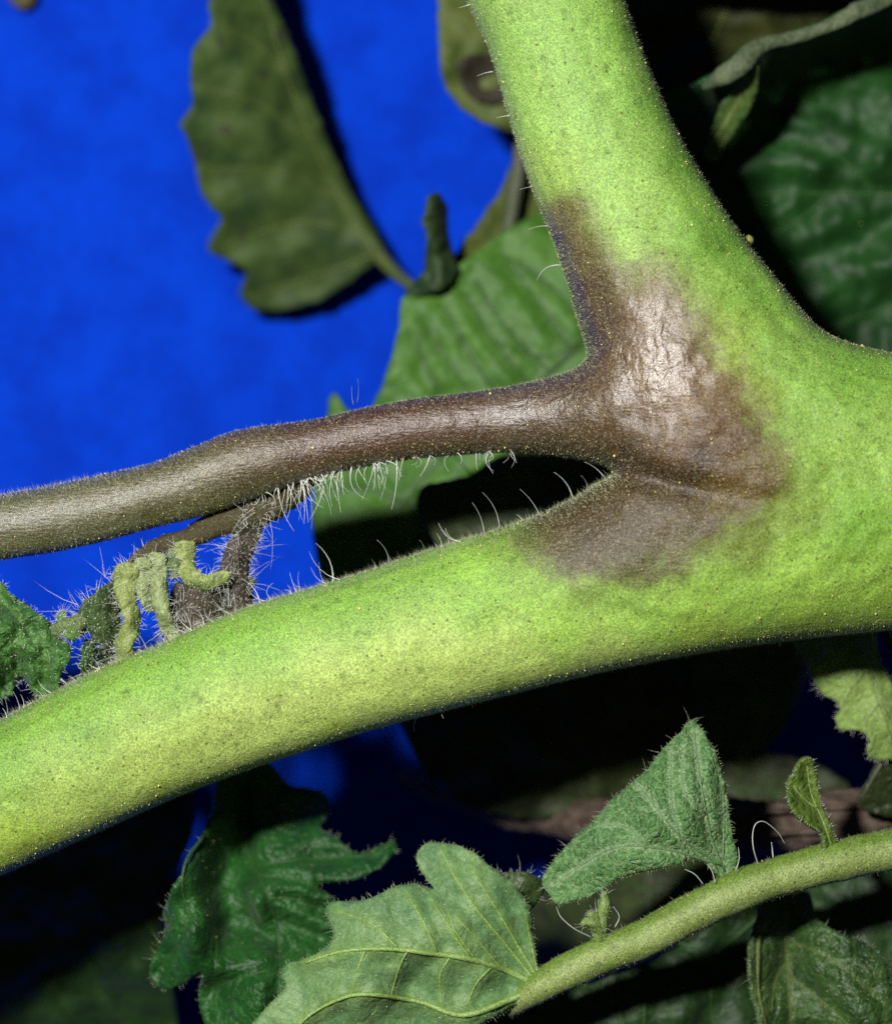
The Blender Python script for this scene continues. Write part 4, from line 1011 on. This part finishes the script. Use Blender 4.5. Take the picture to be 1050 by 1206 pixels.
b2 = leaf(CL, [(638, 1034), (645, 1052), (657, 1064), (695, 1056), (734, 1033), (783, 1022), (817, 1012), (833, 1017), (842, 1028), (853, 1034), (868, 1022), (865, 1002), (861, 978), (857, 945), (853, 921), (845, 893), (833, 873), (822, 854), (813, 847), (801, 861), (783, 880), (755, 912), (723, 940), (698, 967), (677, 986), (652, 1014)],
     [(638, 1034, 1.5), (657, 1064, 0.5), (734, 1033, -0.6), (817, 1012, -0.8), (853, 1030, 0.2), (857, 945, 0.4), (822, 852, 1.6), (783, 880, 1.0), (723, 940, 1.2), (677, 986, 1.4), (780, 960, -1.6), (730, 1000, -1.4), (820, 930, -1.3)],
     m_tri, [([(853, 1026), (838, 990), (826, 930), (817, 862)], 4.5), ([(850, 1020), (800, 985), (752, 925)], 4), ([(846, 1018), (780, 1000), (720, 1000), (650, 1042)], 4), ([(851, 1012), (852, 960), (848, 905)], 3), ([(800, 985), (790, 940), (790, 885)], 3), ([(760, 1000), (740, 975), (705, 972)], 3), ([(832, 960), (805, 930), (803, 880)], 3)],
     vm('vein_tri', (106, 146, 90)), 0.28, 4.5, 0.5, 9, False, 1.3, 0.2, 'triangular_leaflet', edge_hair=1.3, surf_hair=420, hair_mat_=M_FUZZ, beads=230, bead_mat=M_GLAND, hair_len=(2, 9))
m_bract = leaf_mat('leaf_bract', (112, 140, 44), (124, 148, 58), (84, 114, 36), 0.45, 0.4, 0.2, 1.4, 0.14, 0.25)
leaf(CL, [(930, 921), (938, 905), (948, 895), (957, 896), (960, 911), (964, 931), (968, 949), (977, 968), (985, 990), (988, 1004), (972, 1004), (971, 990), (965, 978), (953, 971), (940, 961), (931, 949), (928, 935)],
     [(930, 921, 0.2), (952, 896, 0.8), (966, 931, 1.0), (935, 950, -0.6), (950, 935, 0.3), (975, 980, -0.3), (980, 1002, 0.2)], m_bract, [([(980, 1000), (970, 970), (955, 935), (950, 902)], 3.5), ([(962, 952), (945, 940), (934, 925)], 3)], V_PALE, 0.35, 3.5, 0.45, 9, False, 0.8, 0.15, 'bract', edge_hair=1.4, hair_mat_=M_HAIR, hair_len=(2, 6))
leaf(CL, [(585, 1036), (600, 1027), (624, 1029), (640, 1040), (634, 1062), (621, 1072), (606, 1054)], [(585, 1036, 3), (640, 1040, 2.6), (621, 1072, 2.6), (612, 1045, 1.6)], leaf_mat('leaf_tiny', (70, 92, 48), (84, 104, 58), None), [([(630, 1066), (608, 1036)], 3)], V_DARK, 0.35, 4, 0.2, 8, False, 0.8, 0.15, 'small_leaflet', edge_hair=1.0, hair_mat_=M_HAIR)
def bud():
    m = skin_mat('bud_skin', (128, 156, 78), False, False, 0.45, 0.08, 0.4)
    parts = []
    for path, rad in (([(707, 1108, 0), (706, 1094, -.2), (709, 1078, -.4), (712, 1062, -.4), (711, 1050, -.3)], [9, 10, 8, 7.5, 3]),
                      ([(706, 1096, -.3), (699, 1088, -.8), (690, 1086, -1.0), (685, 1090, -1.0)], [8, 8, 6, 3]), ([(706, 1088, -.3), (698, 1079, -.8), (693, 1076, -.9)], [6, 6, 3])):
        p = catmull(np.array(path, float), 3); k = np.linspace(0, 1, len(p))
        parts.append(tube_np(W(p[:, 0], p[:, 1], p[:, 2]), np.interp(k, np.linspace(0, 1, len(rad)), rad) * S * MM, 12, None, True, 0.4, len(path)))
    v, f = join_np(parts)
    b = add('bud', mesh_np('bud', v, f), m, CL)
    r = np.random.default_rng(4); i = r.integers(0, len(v), 160)
    d = v[i] - v.mean(0); d /= np.linalg.norm(d, axis=1, keepdims=True)
    hv, hf = hairs_np(v[i], d + r.normal(0, 0.4, d.shape), r.gamma(2.5, 2.2, 160) * S * MM, 0.016 * MM, 2, r.normal(0, .3, d.shape))
    add('fine_hair', mesh_np('fine_hair', hv, hf), M_HAIR, b, 'stuff')
bud()
for pts in ([(696, 1104, 0), (676, 1094, -1), (660, 1080, -1), (655, 1068, -.5)], [(724, 1092, 0), (729, 1080, -.4), (722, 1068, -.6)], [(893, 1020, 0), (887, 1000, -1), (886, 982, -1.2), (890, 970, -1.2), (900, 968, -1), (915, 980, -.6), (924, 994, -.3)],
            [(828, 1042, 0), (818, 1030, -.6), (804, 1023, -.4)], [(842, 1040, -1), (838, 1026, -1.4), (832, 1018, -1.4)], [(866, 1026, -1), (870, 1012, -1.4), (869, 998, -1.2)], [(910, 1010, 0), (909, 1000, 0), (908, 992, 0)]):
    p = catmull(np.array(pts, float), 3)
    v, f = tube_np(W(p[:, 0], p[:, 1], p[:, 2]), np.linspace(0.042, 0.012, len(p)) * MM, 5)
    add('hair', mesh_np('hair', v, f), M_HAIR, CL)

# ------------------------------------------------------------------ leaves under the right-hand stem
m_pale = leaf_mat('leaf_pale', (156, 186, 96), (164, 190, 104), (130, 164, 80), 0.5, 0.3, 0.15, 1.2, 0.10, 0.25)
L = thing('toothed_leaf', 'pale green toothed leaf hanging under the right end of the main stem', 'leaf', tuple(W(1010, 740, 6)))
leaf(L, [(925, 728), (937, 760), (947, 780), (960, 806), (973, 822), (988, 831), (983, 847), (990, 858), (1010, 862), (1025, 874), (1019, 887), (1030, 896), (1062, 893), (1090, 880), (1080, 850), (1050, 800), (1038, 776), (1030, 740), (1000, 700), (950, 700)],
     [(925, 728, 9), (947, 780, 7.2), (988, 835, 7.0), (1030, 895, 6.4), (1040, 776, 7.5), (1080, 850, 7.5), (1000, 790, 5.8), (1040, 850, 5.8), (1000, 700, 8)],
     m_pale, [([(1000, 720), (1020, 790), (1050, 870)], 4), ([(1008, 750), (975, 775), (955, 790)], 3), ([(1018, 790), (1000, 815), (985, 845)], 3), ([(1034, 830), (1020, 850), (1022, 875)], 3)], V_PALE, 0.28, 5, 0.3, 10, True, 2.2, 0.15, edge_hair=1.6, surf_hair=240, hair_mat_=M_HAIR, beads=160, bead_mat=M_HAIR, hair_len=(3, 9))
L = thing('leaf', 'small dark leaf with a grey edge below the pale toothed leaf', 'leaf', tuple(W(1060, 920, 8)))
leaf(L, [(1041, 892), (1028, 912), (1014, 938), (1012, 948), (1024, 958), (1070, 962), (1110, 930), (1080, 890)], [(1041, 892, 7.5), (1014, 940, 8.5), (1070, 960, 9), (1090, 900, 9), (1045, 925, 8.2)], leaf_mat('leaf_small_dark', (46, 62, 26), (70, 80, 48), None), [([(1042, 894), (1030, 912), (1015, 940)], 5)], vm('vein_grey', (98, 104, 80)), 0.35, 5, 0.2)
L = thing('leaf', 'narrow leaf edge beside the pale toothed leaf under the stem', 'leaf', tuple(W(1080, 750, 9)))
leaf(L, [(1036, 720), (1048, 770), (1058, 800), (1090, 830), (1130, 780), (1100, 710)], [(1036, 720, 10), (1058, 800, 9), (1130, 780, 10), (1100, 710, 11)], leaf_mat('leaf_edge_right', (70, 100, 44), (84, 110, 54), None), [([(1080, 715), (1084, 815)], 4)], V_DARK, 0.3, 7, 0.3)

# brown stem crossing behind
def brown_stem():
    t = thing('brown_stem', 'dry grey brown stem lying across behind the triangular leaflet', 'stem', tuple(W(1150, 950, 14)))
    p = catmull(np.array([(470, 915, 31), (560, 944, 27), (620, 957, 24.5), (680, 965, 21.5), (740, 966, 18), (820, 966, 15), (900, 972, 14), (980, 966, 13), (1060, 958, 13), (1160, 948, 13), (1260, 940, 13)], float), 7)
    k = np.linspace(0, 1, len(p))
    v, f = tube_np(W(p[:, 0], p[:, 1], p[:, 2]), np.interp(k, [0, .06, .2, .5, 1], [12, 18, 25, 33, 38]) * S * MM, 24, noise=0.35, seed=12)
    N = Nodes('dry_bark'); c = N.coords(1000, (0.25, 1, 1)); n1 = N.noise(c, 1.6, 5, 0.65); n2 = N.noise(N.coords(), 7, 3)
    col = N.mix(N.ramp(n1, 0.3, 0.7), scaled(lin((116, 102, 88)), ALB), scaled(lin((62, 48, 36)), ALB))
    col = N.mix(1.0, col, N.ramp(n2, .3, .7, .8, 1.2), 'MULTIPLY')
    pr = N.principled(col, 0.65, 0.3, N.bump(N.math('ADD', n1, N.math('MULTIPLY', n2, 0.3)), 1.0, 0.0004))
    add('bark', mesh_np('bark', v, f), N.done(pr.outputs[0]), t)
    for i, (a, b, c_, d) in enumerate(((860, 958, 1080, 940), (880, 984, 1100, 962))):
        p = catmull(np.array([(a, b, 11.6), ((a + c_) / 2, (b + d) / 2 + 4, 11.2), (c_, d, 11)], float), 7)
        v, f = tube_np(W(p[:, 0], p[:, 1], p[:, 2]), np.linspace(0.2, 0.3, len(p)) * MM, 8, noise=0.4, seed=30 + i)
        add('ridge', mesh_np('ridge', v, f), N.m, t)
brown_stem()

# shaded leaves in the depth
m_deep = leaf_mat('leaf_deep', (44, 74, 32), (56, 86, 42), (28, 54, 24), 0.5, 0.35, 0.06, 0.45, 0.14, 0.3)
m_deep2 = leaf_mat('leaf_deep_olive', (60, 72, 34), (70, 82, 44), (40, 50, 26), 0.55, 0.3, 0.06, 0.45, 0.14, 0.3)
DEEP = [
    ('shaded leaf with rounded lobe below the middle of the main stem', [(440, 740), (470, 850), (487, 886), (503, 915), (528, 936), (558, 950), (600, 962), (660, 968), (740, 960), (800, 900), (790, 780), (640, 720)],
     [(480, 860, 21), (560, 948, 22.5), (740, 960, 21.5), (790, 780, 18), (600, 760, 16)], m_deep2, [(620, 730), (600, 850), (560, 940)]),
    ('dim blurred green leaf behind the tip of the triangular leaflet', [(690, 740), (720, 830), (780, 880), (860, 900), (920, 860), (950, 790), (930, 720)],
     [(720, 830, 24), (860, 900, 25), (950, 790, 24), (800, 740, 22)], leaf_mat('leaf_far_green', (92, 124, 66), (100, 130, 74), None, 0.6, 0.2, 0.06, 0.4), [(800, 720), (830, 800), (850, 890)]),
    ('black shaded leaf in the gap between brown leaf stalk and main stem', [(640, 512), (606, 533), (578, 543), (549, 561), (521, 567), (501, 571), (490, 588), (494, 608), (520, 650), (545, 700), (640, 705), (750, 640), (770, 560), (720, 510)],
     [(500, 580, 15), (640, 515, 14), (560, 690, 14.5), (640, 690, 14), (760, 600, 14)], m_deep2, [(760, 560), (640, 600), (520, 620)]),
    ('large dark shaded leaf in the bottom corner under the main stem', [(-120, 960), (-40, 1000), (40, 985), (120, 960), (196, 900), (230, 960), (200, 1050), (196, 1130), (206, 1230), (120, 1290), (-100, 1290)],
     [(-100, 980, 12), (60, 990, 14), (180, 920, 12), (210, 1000, 16), (190, 1130, 21), (60, 1130, 21), (-100, 1150, 22), (60, 1270, 28), (200, 1230, 26)], m_deep, [(180, 930), (120, 1050), (40, 1200)]),
    ('dark leaf beneath the thin stalk with a yellow edged neighbour', [(530, 1225), (585, 1190), (660, 1168), (720, 1150), (790, 1120), (850, 1085), (905, 1060), (930, 1120), (915, 1180), (910, 1270), (560, 1270)],
     [(600, 1200, 9), (760, 1130, 10), (900, 1070, 12), (900, 1260, 12), (600, 1260, 10), (760, 1220, 8)], m_deep, [(905, 1070), (800, 1160), (680, 1240)]),
    ('dark green leaf at the edge below the thin stalk', [(940, 1060), (1000, 1030), (1080, 1010), (1120, 1080), (1110, 1170), (1050, 1150), (1000, 1120)],
     [(940, 1060, 13), (1080, 1010, 13), (1110, 1170, 12), (1020, 1090, 11)], m_deep, [(950, 1060), (1030, 1090), (1100, 1150)]),
    ('dim olive leaf under the triangular leaflet, widened left as stand-in for cloth shadow', [(650, 1040), (598, 1075), (590, 1130), (640, 1170), (780, 1120), (850, 1080), (870, 1000), (780, 980)], [(600, 1090, 30), (690, 1040, 22), (640, 1160, 26), (780, 1120, 14), (870, 1000, 17)], m_deep2, [(860, 1000), (780, 1050), (720, 1080)]),  # left part added as a dark stand-in for shadow on the cloth
    ('black shaded leaf behind the brown stem', [(800, 850), (880, 880), (960, 900), (1000, 930), (980, 985), (860, 1010), (760, 1000), (740, 930)], [(800, 850, 26), (960, 900, 25), (860, 1010, 24), (740, 930, 26)], m_deep2, [(980, 950), (880, 930), (780, 940)]),
]
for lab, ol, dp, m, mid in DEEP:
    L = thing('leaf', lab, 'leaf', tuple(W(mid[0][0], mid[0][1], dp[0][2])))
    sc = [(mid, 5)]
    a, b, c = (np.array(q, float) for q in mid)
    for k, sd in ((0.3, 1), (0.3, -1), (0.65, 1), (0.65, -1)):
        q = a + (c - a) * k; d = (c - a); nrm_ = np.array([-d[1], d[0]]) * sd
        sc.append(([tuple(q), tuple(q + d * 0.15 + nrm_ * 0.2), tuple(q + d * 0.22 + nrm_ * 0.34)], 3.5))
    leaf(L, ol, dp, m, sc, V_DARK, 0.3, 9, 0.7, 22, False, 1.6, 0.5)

L = thing('drooping_leaf', 'dark folded leaf with yellow edge and glinting hairs hanging below the thin stalk', 'leaf', tuple(W(920, 1062, 5)))
leaf(L, [(905, 1058), (891, 1090), (884, 1124), (886, 1165), (896, 1206), (905, 1260), (1080, 1260), (1072, 1170), (1042, 1132), (1019, 1110), (990, 1100), (962, 1082), (950, 1050)],
     [(905, 1058, 7), (886, 1130, 4), (900, 1240, 4), (925, 1130, 7.5), (930, 1240, 7), (960, 1120, 5), (990, 1110, 4.8), (1050, 1150, 5), (1000, 1200, 3.6), (1070, 1250, 5), (950, 1055, 8)],
     leaf_mat('leaf_drooping', (62, 98, 42), (96, 124, 64), (38, 72, 30), 0.38, 0.5, 0.1, 0.9, 0.2, 0.35), [([(925, 1070), (928, 1150), (935, 1250)], 4), ([(893, 1100), (892, 1160), (902, 1210)], 8), ([(930, 1110), (980, 1130), (1040, 1180)], 2.5), ([(930, 1150), (980, 1190), (1030, 1240)], 2.5), ([(928, 1130), (912, 1160), (908, 1200)], 2.5)],
     V_OLIVE, 0.3, 5, 0.5, 11, False, 1.2, 0.3, edge_hair=1.2, surf_hair=140, hair_mat_=M_FUZZ, beads=130, bead_mat=M_GLAND)
